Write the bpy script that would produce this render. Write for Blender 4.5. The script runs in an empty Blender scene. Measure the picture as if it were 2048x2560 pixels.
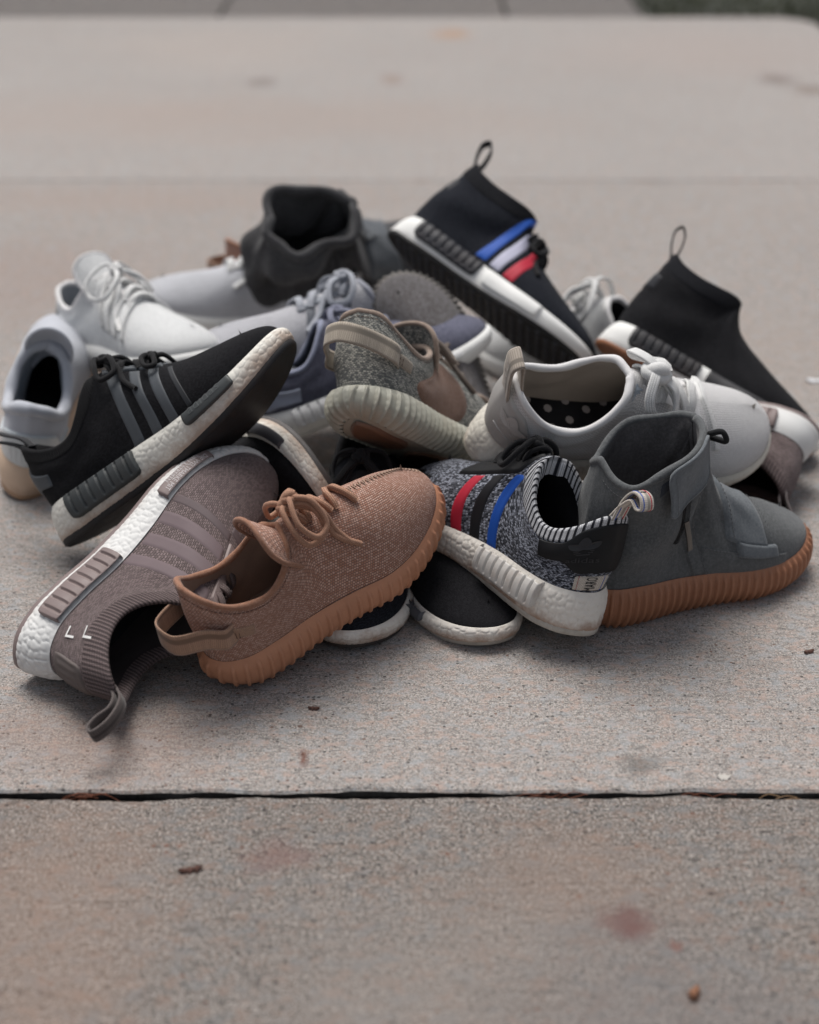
import bpy, bmesh, math, random
import numpy as np
from mathutils import Matrix, Vector
random.seed(7); np.random.seed(7)
SC = bpy.context.scene
COL = SC.collection
# ------------------------------------------------------------------ camera
PITCH = math.radians(29.5); CAM_H = .74; CAM_D = CAM_H / math.tan(PITCH + math.atan(220 / (2560 * 50 / 36)))
cam = bpy.data.cameras.new('camera'); camo = bpy.data.objects.new('camera', cam); COL.objects.link(camo)
camo.location = (0, -CAM_D, CAM_H); camo.rotation_euler = (math.pi / 2 - PITCH, 0, 0)
cam.sensor_fit = 'VERTICAL'; cam.sensor_height = 36; cam.sensor_width = 28.8; cam.lens = 50
cam.clip_start = .05; cam.clip_end = 500
cam.dof.use_dof = True; cam.dof.focus_distance = 1.25; cam.dof.aperture_fstop = 2.8; cam.dof.aperture_blades = 9
SC.camera = camo
# ------------------------------------------------------------------ sky and light (overcast)
SUN_EL, SUN_AZ = math.radians(66), math.radians(-20)     # azimuth from +Y, towards +X
w = bpy.data.worlds.new('World'); SC.world = w; w.use_nodes = True
nt = w.node_tree; nt.nodes.clear()
sky = nt.nodes.new('ShaderNodeTexSky'); sky.sky_type = 'NISHITA'; sky.sun_disc = False
sky.sun_elevation = SUN_EL; sky.sun_rotation = SUN_AZ; sky.air_density = 1.0; sky.dust_density = 4.0; sky.ozone_density = 1.0
hs = nt.nodes.new('ShaderNodeHueSaturation'); hs.inputs['Saturation'].default_value = .38
bg = nt.nodes.new('ShaderNodeBackground'); bg.inputs['Strength'].default_value = .050
ow = nt.nodes.new('ShaderNodeOutputWorld')
nt.links.new(sky.outputs[0], hs.inputs['Color']); nt.links.new(hs.outputs[0], bg.inputs['Color']); nt.links.new(bg.outputs[0], ow.inputs[0])
sl = bpy.data.lights.new('sun', 'SUN'); sl.energy = 1.5; sl.angle = math.radians(34); sl.color = (1, .965, .92)
so = bpy.data.objects.new('sun', sl); COL.objects.link(so)
sd = Vector((math.sin(SUN_AZ) * math.cos(SUN_EL), math.cos(SUN_AZ) * math.cos(SUN_EL), math.sin(SUN_EL)))
so.rotation_euler = sd.to_track_quat('Z', 'Y').to_euler(); so.location = sd * 5
SC.view_settings.view_transform = 'Standard'; SC.view_settings.look = 'None'
SC.view_settings.exposure = 1.0; SC.view_settings.gamma = 1.0; SC.view_settings.use_curve_mapping = False

# ------------------------------------------------------------------ materials
class NT:
    def __init__(s, name):
        s.m = bpy.data.materials.new(name); s.m.use_nodes = True
        s.t = s.m.node_tree; s.b = s.t.nodes['Principled BSDF']
    def n(s, typ, inp=None, **at):
        o = s.t.nodes.new('ShaderNode' + typ)
        for k, v in at.items(): setattr(o, k, v)
        for k, v in (inp or {}).items(): s.put(o.inputs[k], v)
        return o
    def put(s, sock, v):
        if isinstance(v, bpy.types.NodeSocket): s.t.links.new(v, sock)
        elif isinstance(v, (tuple, list)) and len(v) == 3 and sock.type == 'RGBA': sock.default_value = (*v, 1)
        else: sock.default_value = v
    def uv(s): return s.n('UVMap').outputs[0]
    def obj(s): return s.n('TexCoord').outputs['Object']
    def math(s, op, a, b=0.0, c=0.0):
        o = s.n('Math', operation=op)
        for i, v in enumerate((a, b, c)): s.put(o.inputs[i], v)
        return o.outputs[0]
    def mix(s, f, a, b, mode='MIX'):
        o = s.n('Mix', data_type='RGBA', blend_type=mode)
        s.put(o.inputs[0], f); s.put(o.inputs[6], a); s.put(o.inputs[7], b); return o.outputs[2]
    def noise(s, vec, scale, detail=4, rough=.55):
        return s.n('TexNoise', {'Vector': vec, 'Scale': scale, 'Detail': detail, 'Roughness': rough}).outputs[0]
    def ramp(s, f, a, b):
        return s.n('MapRange', {0: f, 1: a, 2: b, 3: 0.0, 4: 1.0}, clamp=True).outputs[0]
    def vscale(s, vec, sc):
        o = s.n('Mapping', {'Vector': vec, 'Scale': sc}); return o.outputs[0]
    def bump(s, h, strength, dist, nrm=None):
        d = {'Height': h, 'Strength': strength, 'Distance': dist}
        if nrm is not None: d['Normal'] = nrm
        return s.n('Bump', d).outputs[0]
    def set(s, **k):
        names = dict(col='Base Color', rough='Roughness', nrm='Normal', spec='Specular IOR Level', sheen='Sheen Weight', metal='Metallic', coat='Coat Weight', sss='Subsurface Weight')
        for a, v in k.items(): s.put(s.b.inputs[names[a]], v)
        return s.m
def lerp3(a, b, t): return tuple(x * (1 - t) + y * t for x, y in zip(a, b))
def dark(c, k): return tuple(x * k for x in c)

def m_knit(name, c1, c2, w=2.4, h=1.7, gap=.55, bias=0.0, streak=None, bump=.6, gapk=.45, vary=.12, rot=0, sheen=.12):
    t = NT(name); uv = t.uv()
    if rot: uv = t.n('Mapping', {'Vector': uv, 'Rotation': (0, 0, rot)}).outputs[0]
    wob = t.n('TexNoise', {'Vector': uv, 'Scale': 60.0, 'Detail': 2.0}).outputs[1]
    uvw = t.n('MixRGB' if False else 'VectorMath', {0: wob, 1: (.0012, .0012, 0)}, operation='MULTIPLY').outputs[0]
    uv2 = t.n('VectorMath', {0: uv, 1: uvw}, operation='ADD').outputs[0]
    br = t.n('TexBrick', {'Vector': uv2, 'Color1': (0, 0, 0), 'Color2': (1, 1, 1), 'Mortar': (.5, .5, .5), 'Scale': 1000.0, 'Mortar Size': gap * .5, 'Mortar Smooth': .6, 'Bias': 0.0, 'Brick Width': w, 'Row Height': h})
    rnd = t.n('SeparateColor', {0: br.outputs[0]}).outputs[0]
    if streak:
        sn = t.noise(t.vscale(uv2, streak), 1.0, 3, .6)
        f = t.ramp(t.math('ADD', t.math('MULTIPLY', rnd, .75), t.math('ADD', t.math('MULTIPLY', sn, .9), bias - .42)), .16, .58)
    else:
        f = t.ramp(t.math('ADD', rnd, bias), .2, .8)
    c = t.mix(f, c1, c2)
    big = t.ramp(t.noise(t.obj(), 22.0, 3), .3, .7)
    c = t.mix(t.math('MULTIPLY', big, vary), c, (.0, .0, .0))
    c = t.mix(t.math('MULTIPLY', br.outputs[1], 1 - gapk), c, (.0, .0, .0))
    inv = t.math('SUBTRACT', 1.0, br.outputs[1])
    fz = t.noise(t.obj(), 1500.0, 2)
    nb = t.bump(t.math('ADD', inv, t.math('MULTIPLY', fz, .5)), bump, .0007)
    return t.set(col=c, rough=.92, nrm=nb, spec=.15, sheen=sheen)
def m_cloth(name, c, var=.15, scale=900., bump=.35, rough=.9, sheen=.2):
    t = NT(name); o = t.obj()
    a = t.noise(o, 25., 4); b = t.noise(o, scale, 3)
    col = t.mix(t.ramp(a, .3, .75), dark(c, 1 - var), lerp3(c, (1, 1, 1), var * .12))
    col = t.mix(t.math('MULTIPLY', t.ramp(b, .35, .7), var), col, dark(c, .5))
    return t.set(col=col, rough=rough, nrm=t.bump(b, bump, .0005), spec=.2, sheen=sheen)
def m_weave(name, c, w=1.1):
    t = NT(name); uv = t.uv()
    ck = t.n('TexBrick', {'Vector': uv, 'Color1': dark(c, .85), 'Color2': c, 'Mortar': dark(c, .45), 'Scale': 1000.0, 'Mortar Size': .18, 'Mortar Smooth': .6, 'Brick Width': w * 1.6, 'Row Height': w})
    return t.set(col=ck.outputs[0], rough=.85, nrm=t.bump(ck.outputs[1], -.5, .0005), spec=.2, sheen=.2)
def m_suede(name, c):
    t = NT(name); o = t.obj()
    a = t.noise(o, 14., 3, .5); b = t.noise(o, 1500., 2); d = t.noise(o, 420., 4, .7); nap = t.noise(t.vscale(o, (1., 1., .35)), 240., 4, .7)
    col = t.mix(t.ramp(a, .3, .72), dark(c, .86), lerp3(c, (1, 1, 1), .03))
    col = t.mix(t.math('MULTIPLY', t.ramp(d, .42, .66), .38), col, lerp3(c, (1, 1, 1), .13))
    col = t.mix(t.math('MULTIPLY', t.ramp(nap, .45, .68), .35), col, dark(c, .62))
    return t.set(col=col, rough=.95, nrm=t.bump(t.math('ADD', b, nap), .5, .0008), spec=.08, sheen=.18)
def m_rubber(name, c, rough=.55, dirt=.15, dcol=(.12, .07, .04), spec=.4):
    t = NT(name); o = t.obj()
    a = t.noise(o, 60., 6, .65); b = t.noise(o, 700., 3)
    col = t.mix(t.math('MULTIPLY', t.ramp(a, .45, .8), dirt), c, dcol)
    rr = t.math('ADD', t.math('MULTIPLY', t.ramp(a, .3, .7), .18), rough - .06)
    return t.set(col=col, rough=rr, nrm=t.bump(b, .12, .0004), spec=spec)
def m_foam(name, c, dirt=.5, dcol=(.30, .17, .10), bump=0.0, edge=.012):
    """pebbled foam midsole, soiled towards its lower edge in blotches"""
    t = NT(name); o = t.obj(); uv = t.uv()
    y = t.n('SeparateXYZ', {0: uv}).outputs[1]
    a = t.noise(o, 45., 6, .7); b = t.noise(o, 260., 4, .6)
    low = t.ramp(t.math('ADD', y, t.math('MULTIPLY', t.math('SUBTRACT', a, .5), .035)), edge, edge - .012)
    f = t.math('MULTIPLY', t.math('MAXIMUM', low, t.math('MULTIPLY', t.ramp(b, .58, .78), .35)), dirt)
    col = t.mix(f, c, dcol)
    nb = t.bump(t.noise(o, 900., 2), .12, .0004)
    if bump:
        vo = t.n('TexVoronoi', {'Vector': o, 'Scale': 150.0, 'Randomness': .9}, feature='SMOOTH_F1'); vo.inputs['Smoothness'].default_value = .3
        nb = t.bump(vo.outputs['Distance'], -bump, .002, nb)
    return t.set(col=col, rough=.62, nrm=nb, spec=.3)
def m_plain(name, c, rough=.6, spec=.3, metal=0.0):
    t = NT(name); o = t.obj()
    a = t.noise(o, 80., 4)
    return t.set(col=t.mix(t.math('MULTIPLY', t.ramp(a, .35, .75), .12), c, dark(c, .5)), rough=rough, spec=spec, metal=metal)
def m_ribstripe(name, ca, cb, period=.0052, duty=.5, bump=.8):
    t = NT(name); uv = t.uv()
    x = t.n('SeparateXYZ', {0: uv}).outputs[0]
    wv = t.math('PINGPONG', t.math('DIVIDE', x, period), .5)
    f = t.ramp(wv, duty * .5 - .06, duty * .5 + .06)
    k = t.n('TexBrick', {'Vector': uv, 'Scale': 1000.0, 'Mortar Size': .25, 'Mortar Smooth': .5, 'Brick Width': 1.3, 'Row Height': 1.6})
    col = t.mix(t.math('MULTIPLY', k.outputs[1], .5), t.mix(f, ca, cb), (0, 0, 0))
    return t.set(col=col, rough=.95, spec=.15, nrm=t.bump(t.math('ADD', f, t.math('MULTIPLY', k.outputs[1], -.4)), bump, .0012), sheen=.04)
def m_rope(name, c):
    t = NT(name); uv = t.uv()
    k = t.n('TexBrick', {'Vector': uv, 'Color1': dark(c, .82), 'Color2': c, 'Mortar': dark(c, .4), 'Scale': 1000.0, 'Mortar Size': .22, 'Mortar Smooth': .6, 'Brick Width': 1.8, 'Row Height': 1.2})
    return t.set(col=k.outputs[0], rough=.85, spec=.2, nrm=t.bump(k.outputs[1], -.6, .0006), sheen=.06)

# >>>GEO  (pure numpy shoe geometry)
def smooth01(a, b, x):
    t = np.clip((x - a) / (b - a), 0, 1)
    return t * t * (3 - 2 * t)

class Table:
    """smooth curve through rows (u, values...)"""
    def __init__(s, rows):
        a = np.array(rows, float); s.u = a[:, 0]; s.p = a[:, 1:]
        d = np.diff(s.p, axis=0) / np.diff(s.u)[:, None]
        m = np.empty_like(s.p); m[0] = d[0]; m[-1] = d[-1]
        h = np.diff(s.u)[:, None]
        m[1:-1] = (d[:-1] * h[1:] + d[1:] * h[:-1]) / (h[1:] + h[:-1])
        s.m = m
    def __call__(s, u):
        u = np.clip(np.asarray(u, float), s.u[0], s.u[-1])
        i = np.clip(np.searchsorted(s.u, u, side='right') - 1, 0, len(s.u) - 2)
        h = (s.u[i + 1] - s.u[i]); t = ((u - s.u[i]) / h)[..., None]; h = h[..., None]
        t2, t3 = t * t, t * t * t
        return ((2*t3 - 3*t2 + 1) * s.p[i] + (t3 - 2*t2 + t) * h * s.m[i]
                + (-2*t3 + 3*t2) * s.p[i+1] + (t3 - t2) * h * s.m[i+1])

def spline(P, n=200, closed=False):
    P = np.array(P, float)
    if closed: P = np.vstack([P, P[:1]])
    d = np.r_[0, np.cumsum(np.linalg.norm(np.diff(P, axis=0), axis=1) ** 0.75)]
    if closed:
        k = 3
        Pe = np.vstack([P[-1-k:-1], P, P[1:1+k]])
        de = np.r_[d[-1-k:-1] - d[-1], d, d[1:1+k] + d[-1]]
        return Table(np.c_[de, Pe])(np.linspace(0, d[-1], n))
    return Table(np.c_[d, P])(np.linspace(0, d[-1], n))

LAT = [(.0, 0), (.006, -.018), (.024, -.031), (.06, -.0355), (.10, -.035), (.15, -.040), (.195, -.0485), (.228, -.0475), (.256, -.039), (.277, -.024), (.288, -.006)]
TOE = (.290, .009)
MED = [(.284, .0245), (.266, .0365), (.238, .0435), (.20, .0455), (.165, .0395), (.12, .031), (.075, .031), (.035, .032), (.010, .020)]

class Last:
    def __init__(s, top, ut, zt, prof, ts=.012, hs=.004, flare=0.0, bulge=.005, L=1.0, Wd=1.0, k1=.45, k2=.55, bend=0.0, bx=.17, lean=.15, wr=.0012, wp=0., wc=0., tp=0.):
        s.top = Table(top); s.ut = ut; s.ztt = Table(zt); s.proft = Table(prof)
        s.ts, s.hs, s.flare, s.bulge, s.k1, s.k2, s.bend, s.bx, s.lean = ts, hs, flare, bulge, k1, k2, bend, bx, lean
        s.wr, s.wp, s.wc, s.tp = wr, wp, wc, tp
        s.L = L
        ctl = np.array(LAT + [TOE] + MED) * [L, Wd]
        D = spline(ctl, 1601, True)
        ih = 0; it = int(np.argmax(D[:, 0]))
        T = np.gradient(D, axis=0); T[0] = T[-1] = (D[1] - D[-2])
        T /= np.linalg.norm(T, axis=1)[:, None]
        N = np.c_[T[:, 1], -T[:, 0]]           # outward for this winding (heel -> lateral(-y) -> toe)
        def side(Ds, Ns):
            a = np.r_[0, np.cumsum(np.linalg.norm(np.diff(Ds, axis=0), axis=1))]; a /= a[-1]
            return a, Ds, Ns
        s.lat = side(D[:it+1], N[:it+1]); s.med = side(D[it:][::-1], N[it:][::-1])
        if np.dot(s.lat[2][len(s.lat[0])//2], [0, -1]) < 0:
            s.lat = (s.lat[0], s.lat[1], -s.lat[2]); s.med = (s.med[0], s.med[1], -s.med[2])
    def base(s, q):
        u = np.abs(q); out = []
        r = []
        for a, D, N in (s.lat, s.med):
            r.append(np.stack([np.interp(u, a, D[:, 0]), np.interp(u, a, D[:, 1]), np.interp(u, a, N[:, 0]), np.interp(u, a, N[:, 1])], -1))
        o = np.where((np.asarray(q) >= 0)[..., None], r[0], r[1])
        n = o[..., 2:]; n = n / np.linalg.norm(n, axis=-1)[..., None]
        return o[..., :2], n
    def zb(s, x):
        L = .29 * s.L
        return s.ts * np.clip((x - .6*L) / (.4*L), 0, 2) ** 2 + s.hs * np.clip((.05 - x) / .05, 0, 2) ** 2
    def spring(s, x):
        L = .29 * s.L
        return s.ts * np.clip((x - .6*L) / (.4*L), 0, 2) ** 2
    def zt(s, x):
        return s.ztt(np.clip(x / s.L, 0, .29))[..., 0] + s.spring(x)
    def W(s, q, v, off=0.0):
        q, v = np.broadcast_arrays(np.asarray(q, float), np.asarray(v, float))
        xy, n = s.base(q)
        o = s.proft(v)[..., 0] + s.flare * np.clip(1 - np.abs(q) / .13, 0, 1) * (1 - v) ** 1.5 + off
        x0 = xy[..., 0]
        p = xy + n * o[..., None]
        z = s.zb(x0) + (s.zt(x0) - s.zb(x0)) * v
        return np.concatenate([p, z[..., None]], -1)
    def Wn(s, q, v):
        xy, n = s.base(np.asarray(q, float) + 0 * np.asarray(v, float))
        return np.concatenate([n, 0 * n[..., :1]], -1)
    def S(s, q, v):
        q, v = np.broadcast_arrays(np.asarray(q, float), np.asarray(v, float))
        xy, n = s.base(q); u = np.abs(q)
        B = np.concatenate([xy - n * .0025, (s.zt(xy[..., 0]) - .004)[..., None]], -1)
        T = s.top(u).copy(); sg = np.where(q >= 0, -1., 1.)
        e = 1e-3
        dT = s.top(np.minimum(u + e, 1)) - s.top(np.minimum(u + e, 1) - 2*e)
        T[..., 0] *= s.L
        ridge = u >= s.ut - 1e-9
        T[..., 1] = np.where(ridge, 0, T[..., 1]) * sg
        # the ridge drifts to the medial side towards the toe
        T[..., 1] += .009 * smooth01(.6, 1, u)
        T[..., 2] += s.spring(T[..., 0]) * .9
        H = T[..., 2] - B[..., 2]
        C1 = B.copy(); C1[..., 2] += s.k1 * H
        C1[..., :2] += n * (s.bulge * (.5 + .5 * smooth01(.25, 0, u) + .5*smooth01(.4,.7,u)))[..., None]
        Cc = T.copy(); Cc[..., 2] -= .38 * H
        Cc[..., :2] += n * (H * s.lean * .38)[..., None]
        hd = (B - T)[..., :2]
        sl = np.clip(dT[..., 2] / np.where(np.abs(dT[..., 0]) < 1e-6, 1e-6, dT[..., 0]), -1.2, 1.2)
        Cr = T.copy(); Cr[..., :2] += hd * s.k2 * np.array([.8, 1.])
        Cr[..., 2] += sl * hd[..., 0] * s.k2 * .8 - .001
        w = smooth01(s.ut - .09, s.ut + .015, u)[..., None]
        C2 = Cc * (1 - w) + Cr * w
        v = v[..., None]; m = 1 - v
        P = B*m**3 + 3*C1*v*m*m + 3*C2*v*v*m + T*v**3
        if s.wr:
            a, b = q, v[..., 0]
            k = (np.sin(a*23 + 5*b + s.wp) * .5 + np.sin(a*11 - 9*b + 2*s.wp) * .7 + np.sin(a*41 + 13*b + 3*s.wp) * .25) * s.wr * np.clip(4*b*(1-b) + s.wc*b*b, 0, 1.2) * smooth01(.75, .45, u)
            P = P.copy(); P[..., :2] += n * (k * np.clip(u * 12, .0, 1))[..., None]
        return P
    def Sn(s, q, v):
        q, v = np.broadcast_arrays(np.asarray(q, float), np.asarray(v, float))
        e = 2e-3
        sg = np.where(q >= 0, 1., -1.); u = np.abs(q)
        vv = np.clip(v, e, 1 - e); uu = np.clip(u, e, 1 - e)
        a = s.S(sg * (uu + e), vv) - s.S(sg * (uu - e), vv)
        b = s.S(sg * uu, vv + e) - s.S(sg * uu, vv - e)
        n = np.cross(a, b) * sg[..., None]
        n /= np.linalg.norm(n, axis=-1)[..., None] + 1e-12
        top = (v > 1 - 1e-6) & (u >= s.ut)
        n[..., 1] = np.where(top, 0, n[..., 1])
        hc = u < 1e-6
        n[..., 1] = np.where(hc, 0, n[..., 1])
        n /= np.linalg.norm(n, axis=-1)[..., None] + 1e-12
        return n
    def deform(s, P):
        P = np.array(P, float)
        if s.tp: P[:, 1] = .006 + (P[:, 1] - .006) * (1 - s.tp * smooth01(.16, .29, P[:, 0]))
        if s.bend:
            d = np.clip(P[:, 0] - s.bx, 0, None)
            # circular bend upward beyond bx
            k = s.bend
            z = P[:, 2].copy()
            th = k * d
            P[:, 0] = np.where(d > 0, s.bx + np.sin(th) / k - z * np.sin(th), P[:, 0])
            P[:, 2] = np.where(d > 0, (1 - np.cos(th)) / k + z * np.cos(th), z)
        return P

ZT_LOW = [(0, .037), (.05, .034), (.12, .031), (.2, .024), (.25, .0195), (.29, .0155)]
PR_LOW = [(0, -.0015), (.1, .0005), (.3, .002), (.6, .003), (.85, .0015), (1, -.001)]
TOP_LOW = [(0, .004, 0, .104), (.05, .010, .017, .099), (.11, .028, .028, .085), (.17, .048, .032, .076), (.23, .066, .033, .076),
           (.29, .082, .032, .087), (.35, .095, .026, .102), (.40, .104, .016, .112), (.435, .108, 0, .116), (.50, .130, 0, .107), (.60, .165, 0, .090),
           (.70, .197, 0, .075), (.80, .225, 0, .064), (.90, .246, 0, .055), (1, .260, 0, .048)]
TOP_FLAT = [(u, x, y, z * (1 - .36 * max(0, min(1, (u - .3) / .3)))) for u, x, y, z in TOP_LOW]
ZT_RIB = [(0, .038), (.05, .036), (.12, .033), (.2, .029), (.25, .028), (.29, .028)]
PR_RIB = [(0, -.010), (.12, -.003), (.35, .003), (.6, .004), (.85, .002), (1, -.0015)]
TOP_RIB = [(0, .002, 0, .108), (.05, .007, .017, .104), (.12, .025, .028, .090), (.20, .052, .032, .079), (.28, .077, .032, .080),
           (.34, .095, .028, .090), (.39, .106, .019, .099), (.435, .112, 0, .106), (.50, .134, 0, .105), (.60, .168, 0, .099),
           (.70, .200, 0, .090), (.80, .227, 0, .081), (.90, .246, 0, .072), (1, .260, 0, .064)]
ZT_BOOT = [(0, .047), (.05, .045), (.12, .041), (.2, .036), (.25, .034), (.29, .034)]
TOP_BOOT = [(0, .020, 0, .180), (.05, .023, .020, .180), (.12, .038, .036, .180), (.20, .066, .043, .181), (.28, .097, .038, .184),
            (.34, .118, .026, .187), (.38, .128, .013, .189), (.41, .132, 0, .190), (.45, .135, 0, .168), (.50, .142, 0, .140), (.56, .155, 0, .115),
            (.63, .178, 0, .096), (.72, .206, 0, .080), (.80, .228, 0, .070), (.90, .246, 0, .062), (1, .259, 0, .055)]
TOP_SOCK = [(0, .018, 0, .152), (.05, .022, .017, .150), (.12, .038, .029, .138), (.20, .064, .034, .131), (.28, .092, .031, .132),
            (.34, .110, .022, .136), (.38, .119, .012, .138), (.41, .123, 0, .139), (.45, .127, 0, .126), (.50, .136, 0, .110), (.57, .155, 0, .095),
            (.64, .180, 0, .083), (.72, .205, 0, .072), (.80, .227, 0, .063), (.90, .245, 0, .056), (1, .258, 0, .051)]
def last_of(kind, **kw):
    a = dict(low=dict(top=TOP_LOW, ut=.435, zt=ZT_LOW, prof=PR_LOW, flare=.010),
             rib=dict(top=TOP_RIB, ut=.435, zt=ZT_RIB, prof=PR_RIB, hs=.010, ts=.014),
             boot=dict(top=TOP_BOOT, ut=.41, zt=ZT_BOOT, prof=PR_RIB, hs=.004, ts=.012, k1=.4),
             sock=dict(top=TOP_SOCK, ut=.41, zt=ZT_LOW, prof=PR_LOW, flare=.010, k1=.4))[kind]
    a.update(kw)
    return Last(**a)
# <<<GEO

# where each shoe lies: rotation, place, size factors, kind, left(-1)/right(+1), shape
POSES = {
    'A': ([0.60482, -0.28823, 0.74237, 0.74221, -0.13386, -0.65667, 0.28865, 0.94816, 0.13297], [-0.33666, -0.12484, 0.02139], [1.013, 0.951, 1.227], 'low', -1, {}),
    'B': ([0.78601, 0.32976, -0.52292, -0.0314, 0.86606, 0.49895, 0.61741, -0.37576, 0.69109], [-0.33003, 0.07248, 0.0202], [1.073, 0.986, 1.052], 'low', 1, {'bend': 2.2, 'bx': 0.14, 'tp': 0.25}),
    'C': ([0.74529, -0.64701, -0.161, 0.60109, 0.7565, -0.25767, 0.28852, 0.09526, 0.95272], [-0.1681, -0.12921, -0.00755], [0.92, 0.968, 1.175], 'rib', 1, {'tp': 0.2}),
    'D': ([-0.58377, -0.77532, 0.24102, 0.80923, -0.57974, 0.09512, 0.06598, 0.25057, 0.96585], [0.15583, -0.08683, 0.02235], [0.901, 1.062, 1.096], 'low', -1, {}),
    'E': ([0.90122, -0.43335, 0.00315, 0.43336, 0.90122, -0.00042, -0.00266, 0.00174, 0.99999], [0.15453, -0.03415, -0.00257], [0.891, 0.936, 0.997], 'boot', 1, {}),
    'F': ([0.95471, -0.1526, 0.25542, 0.26599, 0.82244, -0.50284, -0.13333, 0.54801, 0.82578], [0.06102, 0.09983, 0.11508], [1.084, 1.152, 1.09], 'low', 1, {}),
    'G': ([0.43995, -0.89562, 0.0657, 0.69346, 0.38531, 0.60881, -0.57058, -0.22229, 0.79059], [-0.05643, 0.05058, 0.1596], [1.051, 1.137, 1.033], 'rib', 1, {}),
    'H': ([0.76227, 0.07631, 0.64275, -0.51677, 0.66969, 0.53335, -0.38974, -0.73871, 0.54992], [-0.02084, 0.52312, 0.17886], [0.999, 0.988, 0.9], 'sock', 1, {}),
    'I': ([0.84902, 0.08295, 0.52181, -0.39669, 0.75242, 0.52584, -0.349, -0.65344, 0.67172], [0.22023, 0.38182, 0.09826], [0.921, 0.971, 0.893], 'sock', 1, {}),
    'J': ([0.88717, -0.41991, 0.19132, 0.44612, 0.67458, -0.58815, 0.11791, 0.60714, 0.7858], [-0.23104, 0.645, 0.03354], [0.978, 0.98, 0.995], 'boot', 1, {'L': 1.1, 'Wd': 1.12}),
    'K': ([0.66335, 0.74, -0.11118, -0.70447, 0.66767, 0.24072, 0.25237, -0.08136, 0.96421], [-0.4096, 0.48734, 0.03672], [0.985, 0.983, 0.916], 'low', 1, {}),
    'L': ([-0.0403, -0.9718, 0.23234, 0.98386, -0.07916, -0.16048, 0.17434, 0.22212, 0.95931], [-0.41673, 0.20298, 0.00214], [1.052, 0.949, 1.067], 'low', 1, {}),
    'M': ([-0.97364, 0.13533, 0.18358, -0.12255, -0.98929, 0.07932, 0.19234, 0.05473, 0.9798], [-0.07761, 0.64029, -0.00512], [0.995, 1.0, 0.996], 'low', -1, {}),
    'N': ([-0.93794, 0.32324, 0.12565, -0.30116, -0.93881, 0.16713, 0.17199, 0.11891, 0.9779], [0.02855, 0.41151, 0.0418], [1.001, 1.0, 0.994], 'low', -1, {}),
    'O': ([0.90882, -0.20607, -0.36274, 0.28611, 0.94067, 0.18243, 0.30362, -0.26958, 0.91386], [-0.15183, 0.26058, 0.03855], [0.939, 0.989, 0.861], 'low', 1, {}),
    'Q': ([-0.42957, -0.90283, -0.01893, 0.52669, -0.23347, -0.81737, 0.73352, -0.36109, 0.57581], [0.10187, 0.27564, -0.03999], [0.946, 0.994, 0.998], 'rib', 1, {}),
    'R': ([0.74172, -0.41794, -0.52458, -0.64414, -0.22591, -0.73079, 0.18691, 0.87994, -0.43677], [-0.25662, 0.26259, 0.05516], [0.993, 0.993, 0.998], 'low', -1, {'bend': 2.5, 'bx': 0.13}),
    'S': ([-0.01217, 0.99993, 0.00017, -0.99993, -0.01217, 0.0008, 0.0008, -0.00016, 1.0], [-0.04526, 0.19847, -0.00365], [0.987, 0.994, 0.998], 'low', -1, {}),
    'T': ([0.31317, 0.9497, -0.00094, -0.94969, 0.31318, 0.00081, 0.00106, 0.00064, 1.0], [-0.01558, 0.18696, -0.00432], [0.979, 0.998, 0.997], 'low', 1, {'top': [(0, 0.004, 0, 0.104), (0.05, 0.01, 0.017, 0.099), (0.11, 0.028, 0.028, 0.085), (0.17, 0.048, 0.032, 0.076), (0.23, 0.066, 0.033, 0.076), (0.29, 0.082, 0.032, 0.087), (0.35, 0.095, 0.026, 0.09587999999999999), (0.4, 0.104, 0.016, 0.09856), (0.435, 0.108, 0, 0.097208), (0.5, 0.13, 0, 0.08132), (0.6, 0.165, 0, 0.0576), (0.7, 0.197, 0, 0.048), (0.8, 0.225, 0, 0.04096), (0.9, 0.246, 0, 0.0352), (1, 0.26, 0, 0.03072)]}),
    'U': ([-0.89468, 0.23246, -0.38146, 0.43982, 0.30894, -0.84328, -0.07818, -0.92224, -0.37864], [0.43378, 0.23518, 0.06223], [0.994, 0.996, 0.995], 'low', 1, {}),
    'V': ([-0.85232, -0.52302, -0.00045, 0.52302, -0.85232, 0.00021, -0.00049, -6e-05, 1.0], [0.33391, 0.43556, 4e-05], [1.0, 1.0, 1.0], 'low', -1, {}),
    'X': ([0.78422, -0.62048, 0.00097, 0.62048, 0.78422, 0.00052, -0.00109, 0.0002, 1.0], [-0.24693, 0.7229, 0.00039], [1.0, 1.0, 1.001], 'rib', 1, {}),
}
# ------------------------------------------------------------------ mesh helpers
def mk(name, V, F, mat, parent=None, uv=None, smooth=True, weld=0.0):
    me = bpy.data.meshes.new(name)
    V = np.asarray(V, float)
    me.from_pydata(V.tolist(), [], [tuple(int(i) for i in f) for f in F])
    if uv is not None:
        l = me.uv_layers.new(name='UVMap')
        idx = np.empty(len(me.loops), int); me.loops.foreach_get('vertex_index', idx)
        l.data.foreach_set('uv', np.asarray(uv, float)[idx].ravel())
    if weld:
        bm = bmesh.new(); bm.from_mesh(me); bmesh.ops.remove_doubles(bm, verts=bm.verts, dist=weld)
        bmesh.ops.recalc_face_normals(bm, faces=bm.faces); bm.to_mesh(me); bm.free()
    if smooth: me.polygons.foreach_set('use_smooth', [True] * len(me.polygons))
    me.materials.append(mat); me.update()
    o = bpy.data.objects.new(name, me); COL.objects.link(o)
    if parent: o.parent = parent
    return o
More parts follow.
